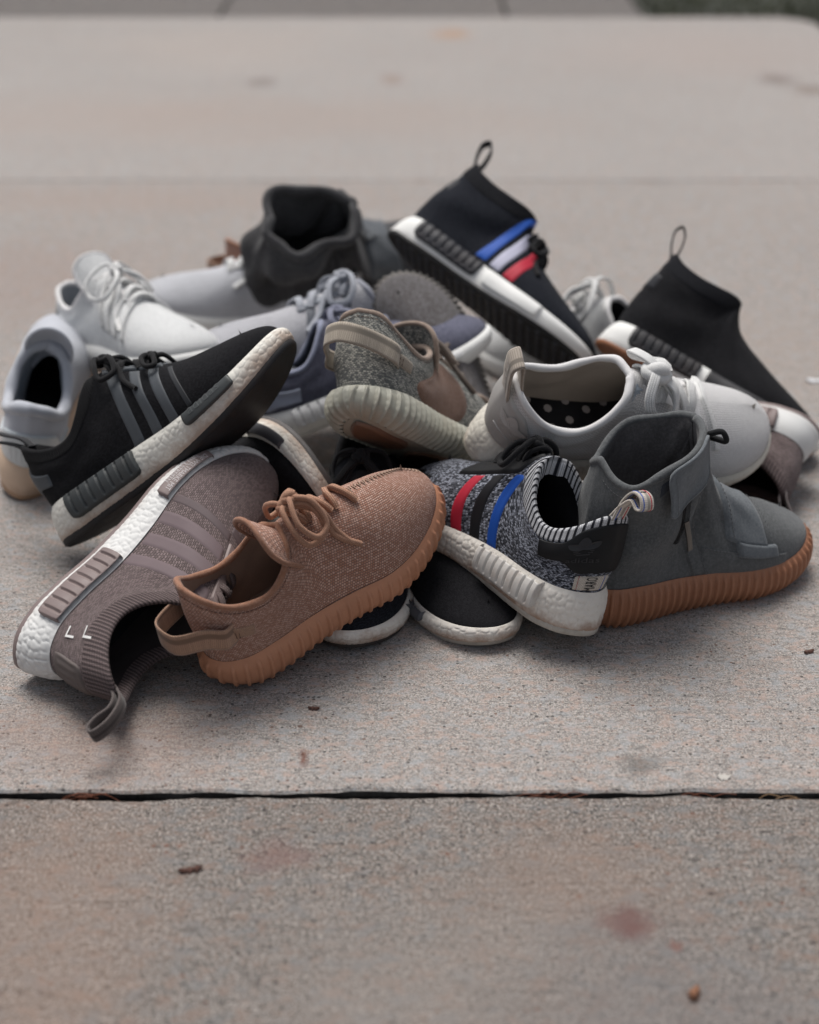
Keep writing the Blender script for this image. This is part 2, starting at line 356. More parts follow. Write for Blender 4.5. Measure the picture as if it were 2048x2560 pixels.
def gfaces(na, nb, closed_a=False, closed_b=False, off=0):
    A = np.arange(na if closed_a else na - 1); B = np.arange(nb if closed_b else nb - 1)
    a, b = np.meshgrid(A, B, indexing='ij'); a = a.ravel(); b = b.ravel()
    a2 = (a + 1) % na; b2 = (b + 1) % nb
    return (np.stack([a*nb+b, a2*nb+b, a2*nb+b2, a*nb+b2], 1) + off).tolist()
def gridmesh(P, UV=None, **k):
    na, nb = P.shape[:2]
    return P.reshape(-1, 3), gfaces(na, nb, **k), (None if UV is None else UV.reshape(-1, 2))
def frames(P, up=None):
    P = np.asarray(P, float); T = np.gradient(P, axis=0); T /= np.linalg.norm(T, axis=1)[:, None] + 1e-12
    if up is None:
        a = np.array([0, 0, 1.]) if abs(T[0, 2]) < .9 else np.array([1., 0, 0])
        N = [np.cross(np.cross(T[0], a), T[0])]; N[0] /= np.linalg.norm(N[0])
        for i in range(1, len(P)):
            n = N[-1] - T[i] * (N[-1] @ T[i]); N.append(n / (np.linalg.norm(n) + 1e-12))
        N = np.array(N)
    else:
        up = np.broadcast_to(np.asarray(up, float), P.shape)
        N = up - T * (up * T).sum(1)[:, None]; N /= np.linalg.norm(N, axis=1)[:, None] + 1e-12
    return T, N, np.cross(T, N)
def sweep(P, rn, rb, up=None, ns=8, square=False, closed=False):
    """tube of section rn (along normal) x rb (along binormal)"""
    P = np.asarray(P, float); T, N, B = frames(P, up); n = len(P)
    if square:
        c = .75
        sec = np.array([(-1, -c), (-1, c), (-c, 1), (c, 1), (1, c), (1, -c), (c, -1), (-c, -1)], float)
    else:
        a = np.linspace(0, 2*np.pi, ns, endpoint=False); sec = np.stack([np.cos(a), np.sin(a)], 1)
    rn = np.broadcast_to(rn, (n,)); rb = np.broadcast_to(rb, (n,))
    V = P[:, None] + N[:, None] * (sec[None, :, 0:1] * rn[:, None, None]) + B[:, None] * (sec[None, :, 1:2] * rb[:, None, None])
    m = len(sec)
    F = gfaces(n, m, closed_a=closed, closed_b=True)
    d = np.r_[0, np.cumsum(np.linalg.norm(np.diff(P, axis=0), axis=1))]
    UV = np.stack(np.broadcast_arrays(d[:, None], (np.arange(m) / m * 2 * np.pi * float(np.mean(rb)))[None]), -1)
    if not closed: F += [tuple(range(m))[::-1], tuple(range((n-1)*m, n*m))]
    return V.reshape(-1, 3), F, UV.reshape(-1, 2)
def joinm(parts):
    V, F, U, o = [], [], [], 0
    for v, f, u in parts:
        V.append(np.asarray(v)); F += [tuple(i + o for i in x) for x in f]; U.append(u if u is not None else np.zeros((len(v), 2))); o += len(v)
    return np.concatenate(V), F, np.concatenate(U)
_txt = {}
def text2d(s, spacing=1.0):
    """letters as flat triangles, box 0..1 wide, height in the same unit"""
    if s in _txt: return _txt[s]
    cu = bpy.data.curves.new('t', 'FONT'); cu.body = s; cu.resolution_u = 2; cu.align_x = 'CENTER'; cu.space_line = .85
    o = bpy.data.objects.new('t', cu); me = o.to_mesh()
    V = np.array([v.co[:2] for v in me.vertices]); F = [tuple(p.vertices) for p in me.polygons]
    o.to_mesh_clear(); bpy.data.objects.remove(o); bpy.data.curves.remove(cu)
    V -= V.min(0); V /= V[:, 0].max()
    _txt[s] = (V, F); return V, F
def trefoil2d():
    V, F = [], []
    def leaf(ang, ln, wd, c):
        t = np.linspace(0, 2*np.pi, 22, endpoint=False)
        y = (1 - np.cos(t)) / 2; x = np.sin(t) * .5 * (np.sin(np.pi * np.clip(y, 0, 1) ** .8) * .3 + .7)
        p = np.stack([x * wd, y * ln], 1); r = np.array([[math.cos(ang), math.sin(ang)], [-math.sin(ang), math.cos(ang)]])
        p = p @ r + c; o = len(V); V.extend(p.tolist()); F.append(tuple(range(o, o + len(p)))[::-1])
    leaf(0, .66, .36, (.5, .34)); leaf(.85, .55, .34, (.46, .34)); leaf(-.85, .55, .34, (.54, .34))
    for k, (y, hw) in enumerate(((.24, .30), (.14, .27), (.04, .20))):
        o = len(V); V.extend([(.5-hw, y), (.5+hw, y), (.5+hw*.95, y+.065), (.5-hw*.95, y+.065)]); F.append((o, o+1, o+2, o+3))
    return np.array(V), F
def gridify(V, F, k=3):
    return V, F

# ------------------------------------------------------------------ shoe builder
class Shoe:
    def __init__(s, key, name, label, group=None, **over):
        R, t, sc, kind, foot, kw = POSES[key]
        kw = dict(kw); kw.update(over)
        s.L = last_of(kind, **kw); s.kind = kind; s.foot = foot; s.sc = np.array(sc); s.seed = sum(map(ord, key))
        o = bpy.data.objects.new(name, None); COL.objects.link(o); o.empty_display_size = .05
        M = np.eye(4); M[:3, :3] = np.array(R).reshape(3, 3); M[:3, 3] = t
        o.matrix_world = Matrix(M.tolist()); o['label'] = label; o['category'] = 'shoe'
        if group: o['group'] = group
        s.root = o; s.parts = {}
    def put(s, name, geo, mat, parent=None, smooth=True, weld=0.0, label=None, kind=None):
        V, F, UV = geo
        V = s.L.deform(np.asarray(V, float)) * s.sc
        V[:, 1] *= s.foot
        if s.foot < 0: F = [tuple(f)[::-1] for f in F]
        o = mk(name, V, F, mat, parent or s.root, UV, smooth, weld)
        if label: o['label'] = label
        if kind or name == 'lettering': o['kind'] = kind or 'stuff'
        return o
    def sp(s, q, v, off=0.0):
        q = np.asarray(q, float); v = np.asarray(v, float)
        return s.L.S(q, v) + s.L.Sn(q, v) * np.asarray(off, float)[..., None]
    # ---- big pieces
    def upper(s, mat, N=110, M=34, lining=None, insole=None, thick=.0045):
        L = s.L
        q = np.linspace(-1, 1, 2*N+1); v = np.linspace(0, 1, M)
        Q, Vv = np.meshgrid(q, v, indexing='ij')
        P = L.S(Q, Vv)
        UV = np.stack([Q * .36, Vv * .10], -1)
        s.up = s.put('upper', gridmesh(P, UV), mat, weld=1e-5)
        # lining: inner shell and rolled rim
        N2 = 60; q = np.linspace(-1, 1, 2*N2+1); v = np.linspace(0, 1, 18)
        Q, Vv = np.meshgrid(q, v, indexing='ij')
        Pi = L.S(Q, Vv) - L.Sn(Q, Vv) * thick
        Pi[:, 0] = L.S(q, 0 * q) - L.Sn(q, 0*q + .1) * thick + [0, 0, -.002]
        parts = [gridmesh(Pi, np.stack([Q * .36, Vv * .1], -1))]
        if lining: s.li = s.put('lining', joinm(parts), lining, weld=1e-5)
        if insole: s.insole(insole)
    def insole(s, mat, inset=.006):
        q = np.linspace(0, 1, 50)
        out = []
        for sg in (1, -1):
            xy, n = s.L.base(sg * np.maximum(q, 1e-6)); p = xy - n * inset
            out.append(np.c_[p, s.L.zt(xy[:, 0]) + .0012])
        t = np.linspace(0, 1, 9)[None, :, None]
        P = out[0][:, None] * (1 - t) + out[1][:, None] * t
        return s.put('insole', gridmesh(P, P[..., :2]), mat)
    def collar_line(s, n=160, ut=None, v=1.0):
        ut = ut or s.L.ut
        q = np.linspace(-ut, ut, n)
        return q, s.L.S(q, 0 * q + v)
    def binding(s, mat, r=.0035, n=160, name='collar_binding'):
        q, P = s.collar_line(n)
        nn = s.L.Sn(q, 0 * q + .97)
        P = P - nn * .0018 + [0, 0, .0004]
        rr = r * (1 + .16 * np.sin(np.linspace(0, 37, n - 1)) * np.sin(np.linspace(0, 11, n - 1)))
        return s.put(name, sweep(P[:-1], rr, rr, ns=8, closed=True), mat)
    def band(s, mat, depth=.16, t=.0008, name='knit_collar', na=240, ut=None, dfn=None, ribs=0):
        """knitted band round the top edge, rolled over the rim"""
        ut = ut or s.L.ut
        a = np.linspace(-ut, ut, na); rows = []
        vv = np.r_[np.linspace(1 - depth, 1, 9)]
        UVs = []
        for k, f in enumerate(np.linspace(0, 1, 9)):
            d = depth if dfn is None else dfn(np.abs(a))
            v = 1 - d * (1 - f)
            off = t * min(1, f * 6) - .0004 * (f == 0)
            if ribs: off = off + .0007 * np.sin(np.abs(a) * ribs) * min(1, f * 4)
            rows.append(s.sp(a, v, off + 0*a)); UVs.append(np.stack([a * .36, 0*a + f * depth * .1], -1))
        n1 = s.L.Sn(a, 0*a + .97); top = s.L.S(a, 0*a + 1.)
        for o, z, h in ((-.0012, .0022, .1), (-.0035, .002, .11), (-.0052, -.002, .12), (-.0055, -.010, .13)):
            rows.append(top + n1 * o + [0, 0, z]); UVs.append(np.stack([a * .36, 0*a + depth*.1 + .003 * h * 10], -1))
        return s.put(name, gridmesh(np.stack(rows, 1), np.stack(UVs, 1)), mat)
    def foam(s, mat, pebble=0.0, name='midsole', cols=None, rows=None, cell=.0064):
        L = s.L
        cols = cols or (640 if pebble else 200); rows = rows or (30 if pebble else 10)
        q = np.linspace(-1, 1, cols); v = np.linspace(0, 1, rows)
        Q, Vv = np.meshgrid(q, v, indexing='ij')
        P = L.W(Q, Vv); n = L.Wn(Q, Vv)
        xy, _ = L.base(q); arc = np.r_[0, np.cumsum(np.linalg.norm(np.diff(xy, axis=0), axis=1))]
        H = (L.zt(xy[:, 0]) - L.zb(xy[:, 0]))
        UV = np.stack([np.broadcast_to(arc[:, None], Q.shape), Vv * H[:, None]], -1)
        if pebble:
            rng = np.random.RandomState(s.seed)
            X, Y = UV[..., 0], UV[..., 1]
            gx = np.floor(X / cell).astype(int); gy = np.floor(Y / cell).astype(int)
            nx, ny = gx.max() + 4, gy.max() + 4
            jx = rng.rand(nx, ny); jy = rng.rand(nx, ny); js = rng.rand(nx, ny)
            d1 = np.full(X.shape, 9.); d2 = np.full(X.shape, 9.)
            for dx in (-1, 0, 1):
                for dy in (-1, 0, 1):
                    cx_, cy_ = np.clip(gx + dx + 1, 0, nx-1), np.clip(gy + dy + 1, 0, ny-1)
                    px = (gx + dx + .1 + .8 * jx[cx_, cy_]) * cell; py = (gy + dy + .1 + .8 * jy[cx_, cy_]) * cell
                    d = np.hypot((X - px) * .9, Y - py) / cell * (.85 + .3 * js[cx_, cy_])
                    m = d < d1
                    d2 = np.where(m, d1, np.minimum(d2, d)); d1 = np.where(m, d, d1)
            e = np.clip((d2 - d1) / .45, 0, 1)
            h = np.sqrt(1 - (1 - e) ** 2)
            P = P + n * (pebble * (h - .6) * np.clip(Vv * 12, 0, 1) * np.clip((1 - Vv) * 12, 0, 1))[..., None]
        half = cols // 2
        # top closing strip
        qt = np.linspace(0, 1, 60)
        A = L.W(np.maximum(qt, 1e-6), 1.0); B = L.W(-np.maximum(qt, 1e-6), 1.0)
        A[:, 2] -= .0005; B[:, 2] -= .0005
        tt = np.linspace(0, 1, 3)[None, :, None]
        cap = A[:, None] * (1 - tt) + B[:, None] * tt
        s.mid = s.put(name, joinm([gridmesh(P, UV), gridmesh(cap, cap[..., :2] * 0 + .03)]), mat)
        return s.mid
    def outsole(s, mat, thick=.0045, lip=.0008, name='outsole', rise=.0025):
        L = s.L; q = np.linspace(-1, 1, 200)
        b = L.W(q, 0.0); n = L.Wn(q, 0.0)
        rows = [b + n * lip * .2 + [0, 0, rise], b + n * lip + [0, 0, rise * .7], b + n * lip + [0, 0, -thick * .6], b - n * .0015 + [0, 0, -thick]]
        side = gridmesh(np.stack(rows, 1), np.zeros((200, 4, 2)))
        qt = np.linspace(0, 1, 60)
        A = L.W(np.maximum(qt, 1e-6), 0.0) - L.Wn(np.maximum(qt, 1e-6), 0.0) * .0015 + [0, 0, -thick]
        B = L.W(-np.maximum(qt, 1e-6), 0.0) - L.Wn(-np.maximum(qt, 1e-6), 0.0) * .0015 + [0, 0, -thick]
        tt = np.linspace(0, 1, 9)[None, :, None]
        cap = A[:, None] * (1 - tt) + B[:, None] * tt
        s.outs = s.put(name, joinm([side, gridmesh(cap, cap[..., :2])]), mat)
        s.osz = thick
        return s.outs
    def lugs(s, mat, pitch=.0135, r=.0042, h=.003):
        L = s.L; parts = []
        for i, x in enumerate(np.arange(.014, .283 * L.L, pitch * .87)):
            qq = np.linspace(0, 1, 200)
            la, _ = L.base(qq); me, _ = L.base(-np.maximum(qq, 1e-6))
            y0 = np.interp(x, la[:, 0], la[:, 1]) + .009; y1 = np.interp(x, me[:, 0], me[:, 1]) - .009
            for y in np.arange(y0 + (i % 2) * pitch * .5, y1, pitch):
                a = np.linspace(0, 2*np.pi, 6, endpoint=False)
                z = L.zb(np.array(x)) - s.osz
                b0 = np.c_[x + r * np.cos(a), y + r * np.sin(a), 0*a + z + .0005]; b1 = np.c_[x + r*.8 * np.cos(a), y + r*.8 * np.sin(a), 0*a + z - h]
                parts.append((np.r_[b0, b1], [(k, (k+1) % 6, 6 + (k+1) % 6, 6 + k) for k in range(6)] + [tuple(range(6, 12))], np.zeros((12, 2))))
        return s.put('tread', joinm(parts), mat, s.outs, smooth=False, kind='stuff')
    def ribsole(s, mat, n=46, depth=.0026, width=.30, v0=.02, v1=.84, slant=.006, cols=900, rows=22, botmat=None):
        L = s.L; q = np.linspace(-1, 1, cols); v = np.linspace(0, 1, rows)
        Q, Vv = np.meshgrid(q, v, indexing='ij')
        P = L.W(Q, Vv); nn = L.Wn(Q, Vv)
        ph = (np.abs(Q) + slant * (1 - Vv) * 2) * n
        fr = np.abs((ph % 1) - .5) * 2            # 0 at rib centre
        rib = np.clip((width - fr) / width * 1.6, 0, 1); rib = np.sqrt(1 - (1 - rib) ** 2)
        env = smooth01(v1 + .06, v1 - .06, Vv)
        groove = np.clip(1 - np.abs(fr - width - .05) / .09, 0, 1)
        P = P + nn * ((depth * rib - .0004 * groove) * env)[..., None]
        P[..., 2] -= (rib * env * .0006 * np.clip(1 - Vv * 3.5, 0, 1))
        # rolled bead where the wall meets the upper
        bead = np.exp(-((Vv - .96) / .03) ** 2); P = P + nn * (bead * .0006)[..., None]
        xy, _ = L.base(q); arc = np.r_[0, np.cumsum(np.linalg.norm(np.diff(xy, axis=0), axis=1))]
        UV = np.stack([np.broadcast_to(arc[:, None], Q.shape), Vv * .035], -1)
        # bottom
        qt = np.linspace(0, 1, 80); qp = np.maximum(qt, 1e-6)
        A = L.W(qp, 0.0); B = L.W(-qp, 0.0); tt = np.linspace(0, 1, 9)[None, :, None]
        cap = A[:, None] * (1 - tt) + B[:, None] * tt; cap[..., 2] += .0003
        A1 = L.W(qp, 1.0); B1 = L.W(-qp, 1.0); A1[:, 2] -= .001; B1[:, 2] -= .001
        cap1 = A1[:, None] * (1 - tt) + B1[:, None] * tt
        s.mid = s.put('sole', joinm([gridmesh(P, UV), gridmesh(cap, cap[..., :2]), gridmesh(cap1, cap1[..., :2])]), mat)
        if botmat:   # raised heel and forefoot treads
            for x0, x1, k in ((.012, .095, 0), (.12, .272, 1)):
                qq = np.linspace(0, 1, 400); la, _ = L.base(qq); me, _ = L.base(-np.maximum(qq, 1e-6))
                xs = x0 + (x1 - x0) * (.5 - .5 * np.cos(np.linspace(0, np.pi, 40)))
                y0 = np.interp(xs, la[:, 0], la[:, 1]) + .016; y1 = np.interp(xs, me[:, 0], me[:, 1]) - .016
                e = np.sqrt(np.clip(1 - (np.abs((xs - (x0+x1)/2) / ((x1-x0)/2))) ** 4, 0, 1)); c = (y0 + y1) / 2; hw = (y1 - y0) / 2 * e
                tt = np.linspace(-1, 1, 13)
                X = np.broadcast_to(xs[:, None], (40, 13)); Y = c[:, None] + hw[:, None] * tt[None]
                h = .0035 * np.clip(np.minimum(1 - np.abs(tt)[None], np.minimum(np.arange(40), 39 - np.arange(40))[:, None] / 8) * 6, 0, 1)
                Z = L.zb(X) + .001 - h
                s.put('tread', gridmesh(np.stack([X, Y, Z], -1), np.stack([X, Y], -1)), botmat, s.mid)
        return s.mid
    # ---- applied pieces
    def patch(s, name, fn, mat, na=24, nb=16, t=.0008, r=.0015, size=(.03, .02), hfn=None, parent=None, surf='S', corner=0.0, label=None, sink=.0007, smooth=True):
        a = np.linspace(0, 1, na); b = np.linspace(0, 1, nb)
        A, B = np.meshgrid(a, b, indexing='ij')
        X, Y = 2*A - 1, 2*B - 1
        if corner:
            A2 = (X * (1 - corner * np.abs(Y) ** 6) + 1) / 2; B2 = (Y * (1 - corner * size[0] / size[1] * np.abs(X) ** (6 * max(1, size[0]/size[1]))) + 1) / 2
        else: A2, B2 = A, B
        e = np.minimum(np.minimum(A, 1 - A) * size[0], np.minimum(B, 1 - B) * size[1])
        k = np.clip(e / r, 0, 1); h = (t + sink) * np.sqrt(1 - (1 - k) ** 2) - sink
        if hfn is not None: h = h + hfn(A, B) * (k >= 1)
        q, v = fn(A2, B2)
        if surf == 'S': P = s.sp(q, v, h)
        else: P = s.L.W(q, v) + s.L.Wn(q, v) * h[..., None]
        UV = np.stack([A * size[0], B * size[1]], -1)
        return s.put(name, gridmesh(P, UV), mat, parent, smooth, label=label)
    def decal(s, name, geo2, fn, mat, off=.0006, parent=None, surf='S', label=None):
        V2, F = geo2; q, v = fn(V2[:, 0], V2[:, 1])
        if surf == 'S': P = s.sp(q, v, off + 0*q)
        else: P = s.L.W(q, v) + s.L.Wn(q, v) * off
        return s.put(name, (P, F, V2), mat, parent, False, label=label)
    def disc(s, name, qc, vc, rq, rv, mat, t=.0008, na=40, nb=10, parent=None, label=None):
        a = np.linspace(0, 2*np.pi, na); rr = np.linspace(0, 1, nb)
        A, R_ = np.meshgrid(a, rr, indexing='ij')
        h = (t + .0007) * np.sqrt(np.clip(1 - np.clip((R_ - .93) / .07, 0, 1) ** 2, 0, 1)) - .0007
        P = s.sp(qc + rq * R_ * np.cos(A), np.minimum(vc + rv * R_ * np.sin(A), 1), h)
        return s.put(name, gridmesh(P, np.stack([R_ * np.cos(A) * .03, R_ * np.sin(A) * .03], -1)), mat, parent, weld=1e-5, label=label)
    def plug(s, mat, q0, q1, v0, v1, side=1, grooves=0, t=.0052, name='sole_plug', label=None, lean=.0, gd=.0022):
        ln = abs(q1 - q0) * .34; ht = (v1 - v0) * .03
        def hf(A, B):
            if not grooves: return 0 * A
            f = (A * (grooves + .6) - .3) % 1
            g = np.clip(1.4 - np.abs(f - .5) / .11, 0, 1) * np.clip((.36 - np.abs(B - .5)) / .04, 0, 1) * ((A > .04) & (A < .96))
            return -gd * np.minimum(1, g * 1.8)
        return s.patch(name, lambda A, B: (side * (q0 + (q1 - q0) * A + lean * (B - .5)), v0 + (v1 - v0) * B), mat, na=(16 * grooves if grooves else 40), nb=22, t=t, r=.0022, size=(ln, ht), hfn=hf, surf='W', corner=.05, label=label, sink=.003)
    def stripe(s, mat, qb, qt, v0, v1, wd=.032, side=1, name='stripe', t=.0007, label=None, curve=0.0):
        def fn(A, B):
            return side * (qb + (qt - qb) * B + (A - .5) * wd + curve * B * (1 - B)), v0 + (v1 - v0) * B
        return s.patch(name, fn, mat, na=8, nb=30, t=t, r=.0006, size=(wd * .34, .05), label=label)
    def over(s, name, mat, q0, q1, vs, wd, t=.0012, th=None, n=40, na=8, skew=0.0, label=None):
        """strap running from one side over the ridge to the other; wd in q"""
        b = np.linspace(-1, 1, n)
        def fn(A, B):
            X = 2*B - 1; sg = np.where(X <= 0, 1., -1.)
            q = q0 + (q1 - q0) * 0 + (A - .5) * wd + skew * X
            return sg * q, 1 - np.abs(X) * (1 - np.where(X <= 0, vs[0], vs[1]))
        return s.patch(name, fn, mat, na=na, nb=n, t=t, r=.0012, size=(wd * .34, .09), label=label)
    def cage(s, mat, q0=.46, q1=.63, v0=.78, v1=.92, t=.0022, name='lace_panel', slots=3):
        for sg in (1, -1):
            def hf(A, B):
                f = (A * slots) % 1
                return -.0014 * ((np.abs(f - .5) < .16) & (B > .62))
            s.patch(name, lambda A, B: (sg * (q0 + (q1 - q0) * A), v0 + (v1 - v0) * B), mat, na=36, nb=14, t=t, r=.0012, size=(.055, .016), hfn=hf)
    def lace_rows(s, mat, qs, v=.86, rn=.0013, rb=.0032, lift=.0035, cross=.0, name='lace', skew=.01):
        for i, qk in enumerate(qs):
            b = np.linspace(-1, 1, 25); sg = np.where(b <= 0, 1., -1.)
            q = sg * (qk + skew * b * (1 if i % 2 else -1)); vv = 1 - np.abs(b) * (1 - v)
            off = lift * (1 - .75 * np.abs(b) ** 3)
            P = s.sp(q, vv, off); up = s.L.Sn(q, vv)
            up = np.array([np.convolve(np.pad(up[:, k], 4, 'edge'), np.ones(9)/9, 'valid') for k in range(3)]).T
            s.put(name, sweep(P, rn, rb, up=up, square=True), mat)
    def bow(s, mat, q=.47, rn=.0016, rb=.0026, size=1.0, seed=0, tails=(1, -1), loops=(1, -1), lift=.006, name='lace_bow', rnd=True):
        rng = np.random.RandomState(s.seed + seed)
        c = s.sp(np.array(q), np.array(1.), np.array(lift))
        parts = []
        def path(pts):
            P = [c] + [s.sp(np.array(a), np.array(min(b, 1.)), np.array(o)) for a, b, o in pts]
            return spline(P, 60)
        def add(P):
            if rnd: parts.append(sweep(P, rb, rb, ns=8))
            else:
                parts.append(sweep(P, rn, rb, square=True))
        j = lambda k: (rng.rand() - .5) * k
        for sg in loops:
            z = size
            pts = [(sg*(q-.015*z), .95, lift+.003), (sg*(q-.04*z+j(.01)), .84-.08*z, lift+.003), (sg*(q-.02*z), .72-.10*z+j(.04), lift), (sg*(q+.025*z), .74-.08*z, lift-.001), (sg*(q+.03*z), .88, lift+.004), (sg*(q+.004), .985, lift+.001)]
            add(path(pts))
        for sg in tails:
            z = size
            pts = [(sg*(q+.02*z), .93, lift), (sg*(q+.045*z), .80, lift-.003), (sg*(q+.05*z+j(.02)), .66-.06*z, .0028), (sg*(q+.085*z+j(.03)), .55-.1*z, .0026)]
            add(path(pts))
        # knot
        e = s.L.Sn(np.array(q), np.array(1.)); k = rb * 2.1
        a = np.linspace(0, 2*np.pi, 24)
        P = c + np.c_[k*1.1*np.cos(a), k*.8*np.sin(a), .0012*np.sin(2*a)]
        parts.append(sweep(P, rb*1.2, rb*1.2, ns=8))
        b = np.linspace(-1, 1, 14); P = c + np.c_[b*k*.9, 0*b, (1-b*b)*rb*1.2]
        parts.append(sweep(P, rb*1.3, rb*1.5, ns=8))
        return s.put(name, joinm(parts), mat)
    def tab(s, mat, pts, w=.0075, t=.0011, name='pull_tab', q=0.0, base=None, closed=False, label=None, tilt=(0, 1, 0)):
        """loop of webbing at the heel; pts are (x, z) from the top of the heel"""
        c = s.L.S(np.array(q), np.array(1.)) if base is None else np.array(base)
        P = spline([c + [p[0], (p[2] if len(p) > 2 else 0), p[1]] for p in pts], 60)
        T, N, B = frames(P, np.array([0, 1., 0]) if tilt is None else np.array(tilt, float))
        V, F, UV = sweep(P, w, t, up=np.array(tilt, float), square=True)
        return s.put(name, (V, F, UV), mat, label=label)
    def stitch(s, mat, qv, name='stitching', off=.0007, r=.00035, n=None, dash=.0028, parent=None):
        q, v = qv; P = s.sp(q, v, off + 0 * q)
        d = np.r_[0, np.cumsum(np.linalg.norm(np.diff(P, axis=0), axis=1))]
        parts = []
        for a in np.arange(0, d[-1] - dash, dash * 1.5):
            x = np.linspace(a, a + dash, 3)
            parts.append(sweep(np.stack([np.interp(x, d, P[:, k]) for k in range(3)], 1), r, r, ns=4))
        return s.put(name, joinm(parts), mat, parent)
# ------------------------------------------------------------------ ground
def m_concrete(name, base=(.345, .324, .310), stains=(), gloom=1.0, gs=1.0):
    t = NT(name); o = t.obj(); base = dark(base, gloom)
    big = t.noise(o, 1.7, 5, .6); mid = t.noise(o, 9., 5, .62)
    brush = t.noise(t.vscale(o, (7., 330., 1.)), 1.0, 4, .65); brush2 = t.noise(t.vscale(o, (30., 800., 1.)), 1.0, 2, .6)
    g1 = t.noise(o, 420. * gs, 2, .5); g2 = t.noise(o, 800. * gs, 2, .5)
    c = t.mix(t.ramp(big, .3, .7), dark(base, .86), dark(base, 1.12))
    c = t.mix(t.math('MULTIPLY', t.ramp(mid, .45, .75), .5), c, (base[0] * 1.0, base[1] * .84, base[2] * .76))
    c = t.mix(t.math('MULTIPLY', t.ramp(t.noise(o, 31. * gs, 5, .65), .48, .72), .45), c, dark(base, .72))
    c = t.mix(t.math('MULTIPLY', t.ramp(t.noise(o, 230. * gs, 4, .75), .46, .58), .75), c, dark(base, .45))
    c = t.mix(t.math('MULTIPLY', t.ramp(g1, .47, .58), .75), c, dark(base, .38))
    c = t.mix(t.math('MULTIPLY', t.ramp(g2, .50, .60), .65), c, lerp3(base, (.66, .60, .55), .65))
    c = t.mix(t.math('MULTIPLY', t.ramp(t.noise(o, 520. * gs, 2, .5), .58, .68), .5), c, (base[0] * .95, base[1] * .62, base[2] * .45))
    c = t.mix(t.math('MULTIPLY', t.ramp(brush, .46, .64), .42), c, dark(base, .62))
    c = t.mix(t.math('MULTIPLY', t.ramp(brush2, .5, .66), .35), c, dark(base, .5))
    c = t.mix(t.math('MULTIPLY', t.ramp(t.noise(t.vscale(o, (.8, 1.3, 1.)), 105. * gs, 3, .6), .52, .64), .55), c, (base[0] * 1.12, base[1] * .88, base[2] * .78))
    c = t.mix(t.math('MULTIPLY', t.ramp(t.noise(t.vscale(o, (.8, 1.2, 2.)), 85. * gs, 3, .6), .52, .64), .50), c, (base[0] * .88, base[1] * 1.0, base[2] * 1.10))
    c = t.mix(t.math('MULTIPLY', t.ramp(t.noise(t.vscale(o, (.55, 1.5, 3.)), 130. * gs, 4, .7), .58, .66), .65), c, dark(base, .38))
    # scattered grains and pits
    for sc, thr, col, k, pk in ((290., .26, (.035, .032, .032), .8, .80), (170., .15, (.13, .06, .04), .8, .80), (210., .13, (.50, .46, .42), .6, .86), (120., .11, (.03, .027, .027), .85, .78), (55., .07, (.10, .05, .035), .8, .75)):
        vo = t.n('TexVoronoi', {'Vector': t.vscale(o, (1., 1.3, 1.)), 'Scale': sc * gs, 'Randomness': 1.0})
        pick = t.n('SeparateColor', {0: vo.outputs['Color']})
        rad = t.math('MULTIPLY', pick.outputs[1], thr * 1.5)
        on = t.math('MULTIPLY', t.math('LESS_THAN', vo.outputs['Distance'], rad), t.math('GREATER_THAN', pick.outputs[0], pk))
        c = t.mix(t.math('MULTIPLY', on, k), c, col)
    for (x, y, rx, ry, col, k) in stains:
        d = t.n('VectorMath', {0: t.n('Mapping', {'Vector': o, 'Location': (-x / rx, -y / ry, 0), 'Scale': (1 / rx, 1 / ry, 0)}).outputs[0]}, operation='LENGTH').outputs['Value']
        dd = t.math('ADD', d, t.math('MULTIPLY', t.math('SUBTRACT', t.noise(o, 1.1 / max(rx, ry), 5, .65), .5), 1.9))
        c = t.mix(t.math('MULTIPLY', t.ramp(dd, 1.15, .35), k), c, col)
    h = t.math('ADD', t.math('MULTIPLY', g1, .6), t.math('ADD', t.math('MULTIPLY', brush, .7), t.math('MULTIPLY', g2, .35)))
    return t.set(col=c, rough=.88, spec=.25, nrm=t.bump(h, .55, .0016))
